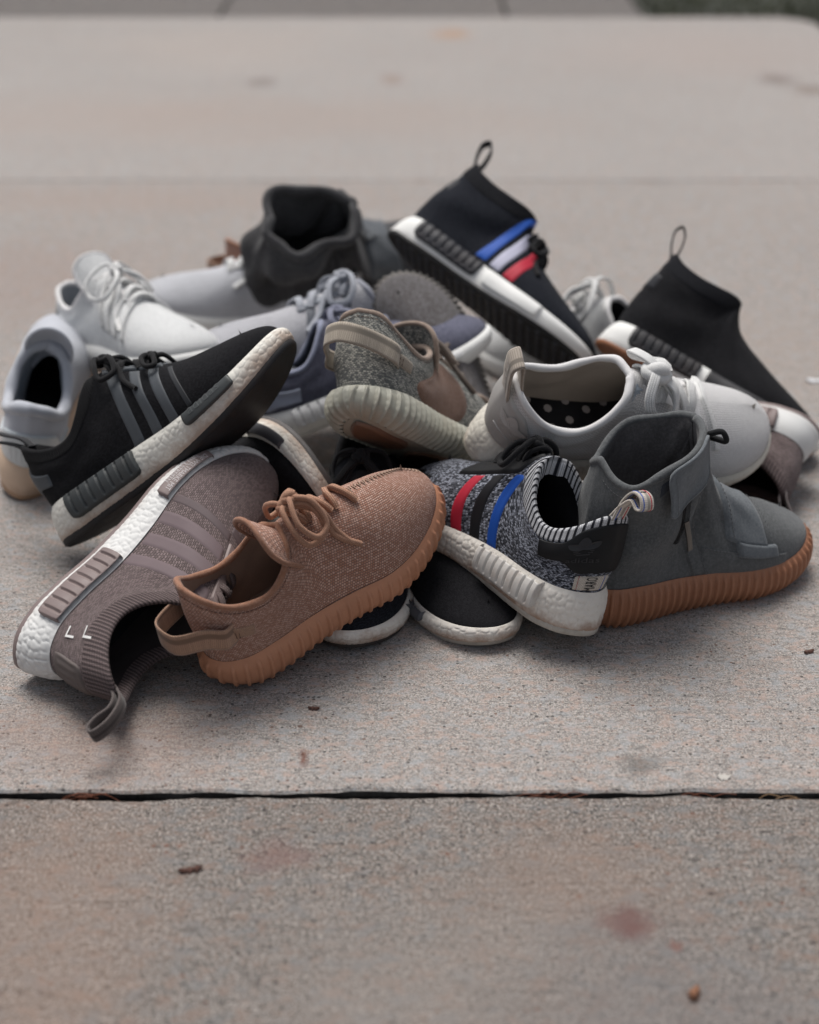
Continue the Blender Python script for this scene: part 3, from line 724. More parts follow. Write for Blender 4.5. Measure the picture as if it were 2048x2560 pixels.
def slab(name, x0, x1, y0, y1, mat, parent, nx=700, jit=.0011, th=.055, seed=1, z=0.0, cr=0.0):
    rng = np.random.RandomState(seed)
    x = np.linspace(x0, x1, nx)
    def rough(sc):
        r = rng.randn(nx); k = np.ones(5) / 5
        a = np.convolve(r, k, 'same') * sc; b = np.interp(x, np.linspace(x0, x1, 60), rng.randn(60)) * sc * .8
        chip = np.clip(np.interp(x, np.linspace(x0, x1, 260), rng.randn(260)) - 1.4, 0, 2) * sc * 2.2
        return a + b + chip
    ja, jb = rough(jit), rough(jit)
    rows = []
    def row(y, z_): rows.append(np.c_[x, np.broadcast_to(y, x.shape), np.broadcast_to(z_, x.shape)])
    row(y0 + .002 + ja, -th); row(y0 + ja, -.006); row(y0 + ja * 1.3 + .0008, -.0022); row(y0 + .0030 + ja * 1.5, -.0004); row(y0 + .008, 0)
    for f in np.linspace(.1, .9, 5): row(y0 + (y1 - y0) * f, 0)
    row(y1 - .008, 0); row(y1 - .0030 - jb * 1.5, -.0004); row(y1 - .0008 - jb * 1.3, -.0022); row(y1 - jb, -.006); row(y1 - .002 - jb, -th)
    P = np.stack(rows, 1)[:, ::-1]; P[..., 2] += z
    if cr:   # rounded far right corner
        d = np.clip(P[..., 0] - (x1 - cr), 0, None); P[..., 1] -= np.where(P[..., 1] > y1 - .02, cr - np.sqrt(np.clip(cr*cr - d*d, 0, None)), 0)
    n, m = P.shape[:2]
    F = gfaces(n, m)
    F += [tuple(range(m)), tuple(range((n-1)*m, n*m))[::-1]]
    V = P.reshape(-1, 3)
    o = mk(name, V, F, mat, parent, smooth=False)
    o.data.materials.append(bed)
    zz = V[:, 2] - z
    for p in o.data.polygons:
        if np.mean(zz[list(p.vertices)]) < -.0025: p.material_index = 1
    bm = bmesh.new(); bm.from_mesh(o.data); bmesh.ops.recalc_face_normals(bm, faces=bm.faces); bm.to_mesh(o.data); bm.free()
    return o
def plane(name, x0, x1, y0, y1, z, mat, kind='structure', parent=None):
    o = mk(name, [(x0, y0, z), (x1, y0, z), (x1, y1, z), (x0, y1, z)], [(0, 1, 2, 3)], mat, parent, smooth=False)
    if kind: o['kind'] = kind
    return o
soil = m_cloth('soil', (.10, .045, .025), var=.5, scale=120., bump=.8)
plane('ground', -150, 150, -60, 250, -.060, soil)
bed = m_cloth('joint_filler', (.022, .018, .015), var=.5, scale=300., bump=.8, sheen=0)
pave = plane('pavement', -2.6, 1.07, -1.95, 2.92, -.050, bed)
def gp(px, py):     # ground point seen at a pixel of the 2048 x 2560 picture
    a = (px - 1024) / (2560 * 50 / 36); b = -(py - 1280) / (2560 * 50 / 36)
    d = Vector((a, math.cos(PITCH) + b * math.sin(PITCH), -math.sin(PITCH) + b * math.cos(PITCH)))
    k = CAM_H / -d.z
    return (a * k, -CAM_D + d.y * k)
st_front = []; st_mid = []
for px, py, rx, ry, col, k in ((1575, 2305, .022, .018, (.105, .030, .028), .85), (1690, 2365, .006, .006, (.16, .05, .03), .7), (690, 2140, .03, .02, (.17, .10, .09), .55),
                               (120, 2330, .10, .16, (.27, .19, .15), .35), (1100, 2480, .14, .10, (.24, .21, .19), .35), (1420, 2200, .10, .06, (.22, .16, .13), .4), (1650, 2560, .12, .1, (.14, .13, .13), .4)):
    st_front.append((*gp(px, py), rx, ry, col, k))
for px, py, rx, ry, col, k in ((1600, 1915, .022, .014, (.10, .095, .09), .6), (760, 1895, .005, .011, (.14, .05, .03), .8), (1080, 385, .10, .05, (.27, .17, .12), .5), (1200, 375, .02, .03, (.22, .11, .06), .7), (1050, 440, .022, .04, (.22, .10, .055), .75), (1350, 425, .10, .025, (.24, .12, .07), .6),
                               (1640, 450, .06, .03, (.17, .15, .14), .5), (480, 330, .5, .12, (.33, .26, .235), .4), (1400, 330, .4, .1, (.30, .25, .225), .35), (300, 500, .5, .1, (.30, .235, .205), .4), (60, 700, .25, .2, (.27, .205, .18), .4), (1990, 900, .2, .2, (.28, .24, .215), .35), (250, 1850, .12, .07, (.23, .15, .12), .4)):
    st_mid.append((*gp(px, py), rx, ry, col, k))
st_far = []
for px, py, rx, ry, col, k in ((655, 205, .035, .06, (.16, .13, .12), .6), (980, 200, .03, .08, (.22, .15, .12), .5), (1945, 200, .05, .07, (.15, .12, .11), .7), (2030, 225, .05, .06, (.17, .13, .11), .6), (1130, 85, .06, .08, (.34, .20, .12), .6), (560, 120, .4, .3, (.36, .31, .28), .35), (1750, 130, .5, .3, (.33, .27, .245), .35), (200, 300, .5, .25, (.33, .27, .24), .4), (850, 300, .5, .2, (.31, .25, .22), .4)):
    st_far.append((*gp(px, py), rx, ry, col, k))
slab('concrete_slab', -2.6, 1.09, -1.90, -.2805, m_concrete('concrete_front', (.185, .167, .155), stains=st_front, gs=.62), pave, seed=3)  # base colour darkened to paint in lens vignetting along the frame bottom
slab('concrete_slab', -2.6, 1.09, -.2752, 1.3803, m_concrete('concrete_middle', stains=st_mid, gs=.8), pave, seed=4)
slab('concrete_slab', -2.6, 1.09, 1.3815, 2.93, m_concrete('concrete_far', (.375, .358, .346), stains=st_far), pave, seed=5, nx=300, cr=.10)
# the darker footway beyond, a step lower, and the lawn beside it
mfoot = m_concrete('footway_concrete', (.115, .108, .106))
path = plane('footway', -8, .66, 2.96, 12, -.052, bed)
for i, (a, b) in enumerate(((-3.2, -1.39), (-1.38, -.545), (-.535, .27), (.28, .66))):
    o = slab('footway_slab', a, b, 2.97, 4.6, mfoot, path, nx=80, seed=20 + i, th=.03, z=-.022)
lawn = plane('lawn', .68, 40, 2.99, 60, -.035, m_cloth('lawn_soil', (.030, .034, .014), var=.5, scale=60.))
rng = np.random.RandomState(11); V = []; F = []
for i in range(5200):
    x, y = rng.uniform(.69, 2.2), 3.0 + rng.rand() ** 1.5 * 1.3; h = rng.uniform(.015, .045); a = rng.rand() * 6.28; w_ = .0022
    dx, dy = math.cos(a), math.sin(a); lx, ly = rng.randn(2) * .014; k = len(V)
    V += [(x - dy*w_, y + dx*w_, -.036), (x + dy*w_, y - dx*w_, -.036), (x + lx*.5 + dy*w_*.7, y + ly*.5 - dx*w_*.7, h*.6 - .036), (x + lx*.5 - dy*w_*.7, y + ly*.5 + dx*w_*.7, h*.6 - .036), (x + lx, y + ly, h - .036)]
    F += [(k, k+1, k+2, k+3), (k+3, k+2, k+4)]
g = mk('grass', V, F, m_cloth('grass_blades', (.065, .075, .022), var=.4, scale=40.), smooth=False); g['kind'] = 'stuff'; g['label'] = 'short olive grass at the far right edge'
# ------------------------------------------------------------------ the shoes
BLACK = (.012, .012, .014)
mw_foam = m_foam('white_foam', (.68, .68, .67), dirt=.15)
mb_foam = m_foam('soiled_foam', (.74, .72, .66), dirt=.62, edge=.014)
md_foam = m_foam('dirty_foam', (.76, .72, .66), dirt=.8, edge=.013, dcol=(.30, .165, .10))
mb_far = m_foam('far_foam', (.78, .78, .76), dirt=.12, bump=.5)
k_black = m_knit('black_knit', (.008, .008, .010), (.016, .016, .019), gap=.5, sheen=.02)
c_black = m_cloth('black_lining', (.008, .008, .010), sheen=.0)
r_black = m_rubber('black_rubber', (.016, .016, .018), rough=.6, dirt=.2)
lace_black = m_rope('black_lace', (.016, .016, .018))

# --- mauve knit trainer on its side, front left
s = Shoe('A', 'knit_trainer', 'mauve knit trainer lying on its side at front left, white sole uppermost')
mauve = (.200, .152, .150)
mv_k = m_knit('mauve_knit', dark(mauve, .72), (.245, .188, .186), w=3.4, h=2.0, gap=.8, streak=(260., 760., 1.), bump=.9)
mv_r = m_ribstripe('mauve_rib', (.10, .078, .078), (.215, .165, .163), period=.0036)
mv_s = m_plain('mauve_stripe', (.160, .122, .130), rough=.65, spec=.2)
mv_p = m_rubber('mauve_rubber', (.205, .158, .152), rough=.5, dirt=.1)
mv_l = m_rope('mauve_lace', (.19, .145, .14))
s.upper(mv_k, N=140, M=40, lining=m_cloth('mauve_lining', (.05, .038, .038)), insole=c_black)
s.band(mv_r, dfn=lambda u: .30 + .10 * smooth01(.25, .05, u) - .05 * smooth01(.3, .43, u), t=.0007)
s.foam(mw_foam, pebble=.0017); s.outsole(mv_p)
for sg in (1, -1):
    s.plug(mv_p, .135, .385, .30, 1.06, side=sg, grooves=8)
    p = s.plug(mv_p, .585, .775, .52, 1.22, side=sg, grooves=0, t=.0045)
tx = text2d('DIE WELTMARKE MIT\nDEN 3 STREIFEN')
s.decal('lettering', tx, lambda x, y: (.755 - x * .15, .60 + y * 2.15), m_plain('pale_print', (.62, .58, .58)), off=.0049, surf='W', parent=None)
for k in range(3): s.stripe(mv_s, .385 + .075 * k, .445 + .062 * k, .03, .78, wd=.046)
mv_d = m_plain('mauve_dark_tape', (.115, .088, .092), rough=.7)
s.stripe(mv_d, .60, .63, .05, .80, wd=.030, t=.0005, name='seam_tape')
s.over('vamp_tape', mv_d, .66, .66, (.78, .78), .030, t=.0006)
s.cage(mv_p, .45, .62, .80, .94)
s.lace_rows(mv_l, (.47, .51, .55, .59), v=.86)
s.bow(mv_l, q=.445, size=.9, rb=.0022, loops=(-1,), tails=())
s.patch('heel_patch', lambda A, B: ((A * 2 - 1) * (.075 - .02 * B), .10 + .50 * B), m_rubber('mauve_heel', (.115, .095, .09), rough=.6), na=40, nb=20, t=.0012, r=.002, size=(.05, .05),
        hfn=lambda A, B: .0007 * (np.sin(A * 40) > .2) * (np.abs(B - .5) < .3), corner=.08)
white_thr = m_plain('white_thread', (.75, .74, .72))
def bracket(s, q, v, d):
    def fn(x, y): return q + x, v + y
    a = np.array([(0, 0), (.030, 0), (.030, .025), (.006, .025), (.006, .16), (0, .16)]) * [d, 1]
    s.decal('stitched_corner', (a, [(0, 1, 2, 3), (0, 3, 4, 5)]), fn, white_thr, off=.0012)
bracket(s, .11, .24, 1); bracket(s, .115, .60, 1)
s.tab(m_weave('mauve_webbing', (.115, .095, .09)), [(.004, -.012), (-.001, .002), (-.012, .008), (-.026, .006), (-.036, .008), (-.038, .013), (-.030, .016), (-.014, .015), (.000, .008), (.007, -.004)], w=.0065)

# --- black trainer with grey stripes
s = Shoe('B', 'striped_trainer', 'black low trainer with three slate grey stripes, toe pointing up, at left')
slate = m_plain('slate_overlay', (.072, .080, .090), rough=.55)
slate2 = m_rubber('slate_rubber', (.048, .054, .056), rough=.5, dirt=.1)
s.upper(k_black, lining=c_black, insole=c_black)
s.band(m_ribstripe('black_rib', (.008, .008, .01), (.016, .016, .018), period=.003), depth=.22, t=.0008)
s.foam(mb_foam, pebble=.0012); s.outsole(r_black)
for sg in (1, -1):
    s.plug(slate2, .15, .40, .22, 1.10, side=sg, grooves=7)
    s.plug(slate2, .595, .765, .45, 1.35, side=sg, t=.0045)
s.decal('lettering', text2d('adidas'), lambda x, y: (.625 + x * .105, .75 + y * 1.25), m_plain('faint_print', (.085, .092, .095)), off=.0049, surf='W')
for k in range(3): s.stripe(slate, .425 + .068 * k, .475 + .064 * k, .02, .80, wd=.042)
s.stripe(m_plain('dark_tape', (.026, .028, .032)), .63, .655, .05, .75, wd=.02, t=.0005, name='seam_tape')
s.cage(slate, .45, .635, .81, .96, slots=4)
s.lace_rows(lace_black, (.47, .51, .55, .59), v=.84, lift=.006, rn=.0018, rb=.0035)
s.bow(lace_black, q=.46, size=.8, lift=.010, rb=.0026)
s.bow(lace_black, q=.60, size=.5, lift=.008, rb=.0026, tails=(), seed=3)
s.patch('heel_patch', lambda A, B: ((A * 2 - 1) * .125, .30 + .26 * B + .22 * np.exp(-((A * 2 - 1) / .35) ** 2) * B - .1 * np.exp(-((A * 2 - 1) / .3) ** 2) * (1 - B)), slate, na=50, nb=16, t=.0016, r=.002, size=(.09, .03))
s.tab(m_weave('black_webbing', (.020, .020, .023)), [(.003, -.015), (-.001, .0), (-.012, .012), (-.026, .024), (-.029, .030), (-.022, .030), (-.008, .018), (.004, .006), (.008, -.004)], w=.0065)

# --- tan knit shoe with ribbed sole, front centre
def ribbed_low(s, knit, sole, bind, web, lacem, lining, botmat=None, n=46, seam=True, lq=(.47, .52, .57, .62), ribw=.30, depth=.0026, v1=.84):
    s.upper(knit, N=150, M=42, lining=lining, insole=lining)
    s.ribsole(sole, n=n, botmat=botmat, width=ribw, depth=depth, v1=v1)
    s.binding(bind, r=.0030)
    q, _ = s.collar_line(160)
    s.stitch(dk_thread, (np.linspace(-.40, .40, 160), 0*np.linspace(0, 1, 160) + .93), r=.0003)
    for sg in (1, -1):       # stitched ends of the heel loop
        s.patch('loop_end', lambda A, B: (sg * (.115 + .062 * A), .44 + .25 * B), web, na=12, nb=10, t=.0014, r=.0008, size=(.020, .020))
        for f in (.12, .26): s.stitch(dk_thread, (sg * (.115 + .062 * f + 0 * np.linspace(0, 1, 9)), .46 + .21 * np.linspace(0, 1, 9)), off=.0017, r=.0003)
    z = s.L.S(np.array([.115, -.115]), np.array([.565, .565]))
    a, b = z
    P = spline([a + [.004, 0, 0], a + [-.008, -.003, .001], a + [-.022, .004, .006], [-.027, -.012, a[2] + .010], [-.030, 0, a[2] + .012], [-.027, .012, a[2] + .010], b + [-.022, -.004, .006], b + [-.008, .003, .001], b + [.004, 0, 0]], 80)
    s.put('heel_loop', sweep(P, .0095, .0009, up=(.12, 0, 1.), square=True), web)
dk_thread = m_plain('dark_thread', (.09, .045, .03))
s = Shoe('C', 'ribbed_sole_shoe', 'tan knit shoe with ribbed gum-tan sole and rope laces, front centre')
tan1, tan2 = (.50, .255, .180), (.72, .465, .375)
tan_k = m_knit('tan_knit', tan2, tan1, w=2.7, h=2.3, gap=.9, streak=(330., 900., 1.), bias=-.02, bump=1.0, vary=.1)
tan_s = m_rubber('tan_rubber', (.53, .25, .145), rough=.5, dirt=.25, dcol=(.25, .12, .07))
tan_b = m_suede('tan_binding', (.34, .165, .10)); tan_w = m_weave('tan_webbing', (.42, .26, .18)); tan_l = m_rope('tan_lace', (.50, .28, .19))
tan_in = m_cloth('tan_lining', (.30, .20, .15))
ribbed_low(s, tan_k, tan_s, tan_b, tan_w, tan_l, tan_in, n=29, ribw=.30, depth=.0024, v1=.84)
# stitched centre seam on the toe box
qs = np.linspace(.66, 1.0, 60)
rngS = np.random.RandomState(5); parts = []
for i in range(34):
    u = .665 + .33 * i / 33
    for sg in ((1,) if i % 2 else (-1,)):
        a = s.sp(np.array(-sg * u), np.array(.985), np.array(.0004)); b = s.sp(np.array(sg * (u + .0015)), np.array(.940), np.array(.0000))
        m_ = (a + b) / 2 + [0, 0, .0008]
        parts.append(sweep(spline([a, m_, b], 5), .0007, .0007, ns=5))
for i in range(12):
    v = .97 - .45 * i / 11; sg = 1 if i % 2 else -1
    parts.append(sweep(np.array([s.sp(np.array(-sg * .994), np.array(v), np.array(.0004)), s.sp(np.array(sg * .982), np.array(v - .02), np.array(.0004))]), .0007, .0007, ns=5))
s.put('toe_seam', joinm(parts), m_rope('seam_thread', (.62, .44, .34)))
# tongue standing up at the front of the opening
def tongue(s, mat, bind, q0=.425, lift=.020, back=-.022, wd=.030, base=None, name='tongue', drop=.02):
    c = s.L.S(np.array(q0), np.array(1.)); na, nb = 15, 12
    A, B = np.meshgrid(np.linspace(-1, 1, na), np.linspace(0, 1, nb), indexing='ij')
    tipr = np.sqrt(np.clip(1 - np.abs(A) ** 3.5, 0, 1))
    Bt = B * (.55 + .45 * tipr)
    X = c[0] + .020 * (1 - Bt) + (back) * Bt - .010 * A * A; Y = c[1] + A * wd * (.60 + .42 * Bt); Z = c[2] - drop * (1 - Bt) + lift * Bt - .013 * A * A - .003
    P = np.stack([X, Y, Z], -1)
    P2 = P + np.array([-.0025, 0, -.0025])
    G = joinm([gridmesh(P, np.stack([A * .03, B * .04], -1)), gridmesh(P2[::-1], np.stack([A * .03, B * .04], -1))])
    o = s.put(name, G, mat)
    edge = np.concatenate([P[0, 2:], P[1:-1, -1], P[-1, 2:][::-1]]) + [-.0012, 0, -.0012]
    s.put('tongue_binding', sweep(spline(edge, 60), .0024, .0024), bind, o)
    return P
tongue(s, tan_k, tan_b, lift=.026, back=-.026, wd=.031)
s.lace_rows(tan_l, (.475, .515, .555, .60, .64), v=.80, rn=.0026, rb=.0026, lift=.0040, skew=.014)
s.bow(tan_l, q=.47, rb=.0026, size=1.25, lift=.011)
s.bow(tan_l, q=.485, rb=.0026, size=.9, lift=.016, seed=4, tails=(1,), loops=(1,))

# --- heather trainer with red, black and blue stripes
s = Shoe('D', 'heather_trainer', 'grey heather knit trainer with red, black and blue side stripes')
hd_k = m_knit('heather_knit', (.020, .023, .034), (.46, .49, .58), w=3.0, h=2.1, gap=.8, streak=(300., 1000., 1.), bias=-.10, bump=1.0, vary=.2)
hd_r = m_ribstripe('striped_rib', (.70, .71, .74), (.030, .032, .042), period=.0064, duty=.62)
s.upper(hd_k, N=150, M=42, lining=c_black, insole=c_black)
s.band(hd_r, dfn=lambda u: .20 + .16 * smooth01(.25, .38, u), t=.0010, na=360)
s.foam(md_foam, pebble=.0013); s.outsole(m_rubber('pale_rubber', (.50, .47, .42), dirt=.6))
wh_plug = m_rubber('white_plug', (.60, .58, .55), dirt=.45, dcol=(.34, .22, .15))
for sg in (1, -1):
    s.plug(wh_plug, .155, .425, .24, 1.22, side=sg, grooves=8, t=.0072)
    s.plug(wh_plug, .60, .77, .45, 1.25, side=sg, t=.0045)
mred, mblue = m_plain('red_tape', (.46, .020, .045), rough=.6), m_plain('blue_tape', (.012, .085, .42), rough=.6)
mblk = m_plain('black_tape', (.012, .012, .015), rough=.6)
for k, m_ in enumerate((mblue, mblk, mred)): s.stripe(m_, .40 + .070 * k, .435 + .074 * k, .02, .62, wd=.045, label=('blue', 'black', 'red')[k] + ' side stripe', curve=.05)
blk_tpu = m_rubber('black_moulding', (.009, .010, .012), rough=.55, dirt=.05, spec=.25)
s.cage(blk_tpu, .45, .68, .62, .98)
s.lace_rows(lace_black, (.48, .52, .56, .60), v=.82, lift=.007, rn=.002, rb=.0038)
s.bow(lace_black, q=.50, size=.7, lift=.012, rb=.0028, tails=(-1,))
# moulded heel counter: tall at the back, a low arm along each side
def counter(s, mat, arm=.215, parent=None, hi=.93, lo=.20, name='heel_counter', t=.0022, armlo=.50, armhi=.80):
    def fn(A, B):
        X = (2*A - 1); u = np.abs(X)
        w1 = smooth01(.62, .36, u)
        v0 = armlo + (lo - armlo) * w1; v1 = armhi + (hi - armhi) * w1
        return X * arm, v0 + (v1 - v0) * B
    return s.patch(name, fn, mat, na=80, nb=30, t=t, r=.002, size=(.15, .04))
counter(s, blk_tpu, arm=.20, lo=.27, hi=.95, armlo=.47, armhi=.80)
emb = m_plain('embossed_black', (.030, .031, .035), rough=.35)
s.decal('emblem', trefoil2d(), lambda x, y: (.105 - x * .075, .56 + y * .27), emb, off=.0030)
s.decal('lettering', text2d('adidas'), lambda x, y: (.105 - x * .075, .46 + y * .25), emb, off=.0030)
tagw = m_weave('cream_tape', (.66, .60, .53)); 
tg = s.patch('heel_tag', lambda A, B: (-.03 + .11 * A, .05 + .20 * B), tagw, na=16, nb=8, t=.0008, r=.0005, size=(.03, .016))
for f, c in ((.18, mred), (.80, mblue)): s.patch('tag_line', lambda A, B: ((.064 if f < .5 else -.008) + .004 * A, .05 + .2 * B), c, na=3, nb=8, t=.0013, r=.0002, size=(.001, .016), parent=tg)
s.decal('lettering', text2d('MARO'), lambda x, y: (.016 + y * .12, .065 + x * .17), mblk, off=.0016, parent=tg)
P_tab = [(.004, -.014), (.000, .004), (-.004, .018), (-.012, .027), (-.022, .026), (-.027, .018), (-.022, .016), (-.012, .020), (-.003, .012), (.006, -.002)]
tb = s.tab(tagw, P_tab, w=.0075)
c0 = s.L.S(np.array(0.), np.array(1.)); Pt = spline([c0 + [p[0], 0, p[1]] for p in P_tab], 60)
for yy, c in ((-.0045, mblue), (.0045, mred)):
    s.put('tab_line', sweep(Pt[2:46] + [0, yy, 0], .0006, .00135, up=(0, 1., 0), square=True), c, tb)
V2, F2 = text2d('ST')
Tt, Nn, Bb = frames(Pt, (0, 1., 0))
ii = 20 + V2[:, 1] * 9
pos = np.stack([np.interp(ii, np.arange(60), Pt[:, k]) for k in range(3)], 1); bb = np.stack([np.interp(ii, np.arange(60), Bb[:, k]) for k in range(3)], 1)
for sg in (1, -1): s.put('lettering', (pos + bb * .0015 * sg + np.c_[0*V2[:, 0], (V2[:, 0] - .5) * .007, 0*V2[:, 0]], F2, V2), mblk, tb, smooth=False)

st_thread = m_plain('grey_thread', (.16, .165, .17))
# --- grey suede boots with gum soles
def suede_boot(s, col, lin, gum, detail=True):
    sd_ = m_suede(s.root.name + '_suede', col); sd2 = m_suede(s.root.name + '_strap', lerp3(dark(col, 1.2), (.17, .20, .23), .4))
    s.upper(sd_, N=150, M=60, lining=lin, insole=c_black, thick=.005)
    s.ribsole(gum, n=38, depth=.0032, width=.44, v1=.92, slant=.004)
    s.binding(sd_, r=.0038, name='collar_edge')
    # forefoot strap over the vamp
    s.over('forefoot_strap', sd2, .615, .615, (.30, .25), .155, t=.0042, n=60, na=16, skew=.02)
    s.patch('strap_end', lambda A, B: (.555 + .15 * A, .18 + .16 * B), sd2, na=16, nb=8, t=.0056, r=.001, size=(.05, .012))
    # overlay seams
    s.patch('toe_overlay', lambda A, B: (.42 + .33 * A, .01 + (.18 + .06 * np.sin(A * 3)) * B), sd_, na=30, nb=10, t=.0010, r=.001, size=(.12, .02))
    e = np.linspace(0, 1, 60)
    for f in (.12, .88): s.stitch(st_thread, (.30 + .055 * f + .10 * (1 - e) ** 2 - .02 * e, .03 + .86 * e), off=.0026, r=.0004)
    s.stitch(st_thread, (.43 + .31 * e, .01 + (.18 + .06 * np.sin(e * 3)) * .90), off=.0014, r=.0004)
    s.stitch(st_thread, (.545 + 0 * e, .34 + .64 * e), off=.0046, r=.0004); s.stitch(st_thread, (.685 + 0 * e, .34 + .64 * e), off=.0046, r=.0004)
    s.stitch(st_thread, (.02 + .24 * e, .93 + 0 * e), off=.0006, r=.0004)
    s.patch('side_panel', lambda A, B: (.30 + .055 * A + .10 * (1 - B) ** 2 - .02 * B, .02 + .90 * B), sd_, na=10, nb=40, t=.0022, r=.0015, size=(.018, .12))
    return sd_, sd2
gum = m_rubber('gum_rubber', (.37, .165, .09), rough=.42, dirt=.25, dcol=(.2, .08, .04))
slate_in = m_suede('boot_lining', (.085, .08, .082))
TE = [(0, .014, 0, .168), (.04, .017, .018, .158), (.09, .028, .034, .154), (.16, .052, .046, .163), (.23, .080, .047, .173), (.29, .103, .039, .178),
      (.34, .118, .027, .182), (.38, .127, .013, .185), (.41, .130, 0, .186), (.45, .134, 0, .168), (.50, .142, 0, .142), (.56, .156, 0, .119), (.63, .180, 0, .102), (.72, .208, 0, .088), (.80, .230, 0, .078), (.90, .247, 0, .068), (1, .260, 0, .060)]
s = Shoe('E', 'suede_boot', 'upright grey suede high-top boot with ribbed gum sole, front right', top=TE, wr=.0042, wp=1.3, wc=1.1)
sd_, sd2 = suede_boot(s, (.092, .098, .102), slate_in, gum)
zipm = m_plain('black_zip', (.010, .010, .011), rough=.4)
zp = s.patch('zip_tape', lambda A, B: (.268 + .030 * A + .02 * (1 - B), .30 + .62 * B), zipm, na=8, nb=40, t=.0012, r=.0008, size=(.010, .09))
parts = []
for i in range(52):
    v = .31 + .60 * i / 51
    for f in (.40, .60):
        p = s.sp(np.array(.268 + .030 * f + .02 * (1 - (v - .30) / .62)), np.array(v), np.array(.0016)); parts.append(sweep(np.array([p + [-.0014, 0, 0], p + [.0014, 0, 0]]), .0006, .0008, ns=5))
s.put('zip_teeth', joinm(parts), m_plain('zip_metal', (.10, .10, .10), rough=.35, metal=.8), zp)
p = s.sp(np.array(.290), np.array(.50), np.array(.004))
P = spline([p, p + [.002, -.002, -.010], p + [.004, -.003, -.020], p + [.006, -.003, -.030]], 20)
s.put('zip_pull', sweep(P, .0028, .0012, up=(1., 0, 0), square=True), m_plain('pull_metal', (.16, .15, .14), rough=.35, metal=.7), zp)
# ankle strap folded back over the rim
na, nb = 26, 18
A, B = np.meshgrid(np.linspace(0, 1, na), np.linspace(0, 1, nb), indexing='ij')
X, Y = 2*A - 1, 2*B - 1
A2 = (X * (1 - .10 * np.abs(Y) ** 6) + 1) / 2; B2 = (Y * (1 - .12 * np.abs(X) ** 6) + 1) / 2
qf = .185 + .165 * A2 + .03 * (B2 - .5); vf = .985 - .30 * B2 * (.72 + .40 * (1 - A2)) - .02 * (1 - A2)
of = .0065 + .0075 * (1 - A2) * (.3 + .7 * B2) + .0015 * np.sin(A2 * 5 + B2 * 3)
U = s.sp(qf, vf, of); U[..., 2] += .010 * (1 - B2) ** 2
U2 = s.sp(qf, vf, of - .0032); U2[..., 2] += .010 * (1 - B2) ** 2
fl = s.put('ankle_strap', joinm([gridmesh(U, np.stack([A * .06, B * .05], -1)), gridmesh(U2[::-1], np.stack([A * .06, B * .05], -1))]), sd2)
edge = np.concatenate([U[:, 0], U[-1, 1:], U[::-1, -1][1:], U[0, ::-1][1:]]); edge2 = np.concatenate([U2[:, 0], U2[-1, 1:], U2[::-1, -1][1:], U2[0, ::-1][1:]])
s.put('strap_edge', sweep(((edge + edge2) / 2)[:-1], .0019, .0019, ns=6, closed=True), sd2, fl)
e_ = np.linspace(0, 1, 50)
for a0, b0, a1, b1 in ((.06, .06, .06, .94), (.06, .94, .94, .94), (.94, .06, .94, .94)):
    aa = a0 + (a1 - a0) * e_; bb = b0 + (b1 - b0) * e_
    P = np.stack([[U[int(round(x * (na - 1))), int(round(y * (nb - 1)))] for x, y in zip(aa, bb)]], 0)[0]
    keep = [0] + [k for k in range(1, 50) if np.linalg.norm(P[k] - P[k-1]) > 1e-6]
    P = spline(P[keep], 60); n_ = s.L.Sn(np.array(.26), np.array(.85))
    s.put('strap_stitching', joinm([sweep(P[k:k+2] + n_ * .0008, .0004, .0004, ns=4) for k in range(0, 58, 3)]), st_thread, fl)
c = s.sp(np.array(.335), np.array(.985), np.array(.006))
s.patch('fastener_patch', lambda A, B: (.165 + .075 * A, .84 + .11 * B), m_cloth('hook_tape', (.035, .042, .055), scale=700.), na=12, nb=8, t=.0010, r=.0006, size=(.03, .018))
cord = spline([s.sp(np.array(.36), np.array(.99), np.array(.004)), c + [.010, -.005, .010], c + [.014, -.007, .002], s.sp(np.array(.375), np.array(.90), np.array(.004)), s.sp(np.array(.355), np.array(.80), np.array(.003)), s.sp(np.array(.335), np.array(.76), np.array(.002))], 40)
s.put('elastic_cord', sweep(cord, .0028, .0028), m_rope('dark_cord', (.020, .021, .023)))

# --- white mesh trainer on top of the pile at right
s = Shoe('F', 'mesh_trainer', 'white mesh trainer lying across the pile at right, grey heel and loose white laces')
wh_k = m_knit('white_mesh', (.80, .79, .79), (.87, .86, .86), w=3.0, h=2.6, gap=.9, bump=1.0, gapk=.62, vary=.04)
wh_c = m_cloth('white_cloth', (.74, .73, .73), var=.08)
gr_h = m_rubber('grey_moulding', (.40, .385, .37), rough=.5, dirt=.08)
lin_f = m_cloth('beige_lining', (.36, .315, .27), var=.12)
s.upper(wh_k, N=150, M=42, lining=lin_f)
io = s.insole(c_black)
mdot = m_plain('pale_dots', (.36, .33, .31)); parts = []
for i in range(6):
    for j in range(3):
        x = .026 + i * .019; y = -.022 + j * .019 + (i % 2) * .008; a = np.linspace(0, 2*np.pi, 8, endpoint=False)
        z = float(s.L.zt(np.array(x))) + .0018
        V_ = np.c_[x + .0040*np.cos(a), y + .0040*np.sin(a), 0*a + z]
        s.put('insole_dot', (V_, [tuple(range(8))], V_[:, :2]), mdot, io, smooth=False)
s.binding(wh_c, r=.0034)
s.foam(m_foam('cream_foam', (.66, .63, .56), dirt=.35), pebble=.0010); s.outsole(m_rubber('cream_rubber', (.58, .53, .44), dirt=.2))
counter(s, gr_h, arm=.21, lo=.06, hi=.88, armlo=.10, armhi=.58, t=.0026)
s.decal('emblem', trefoil2d(), lambda x, y: (.02 + x * .085, .42 + y * .36), m_rubber('raised_grey', (.47, .455, .44), rough=.5), off=.0034)
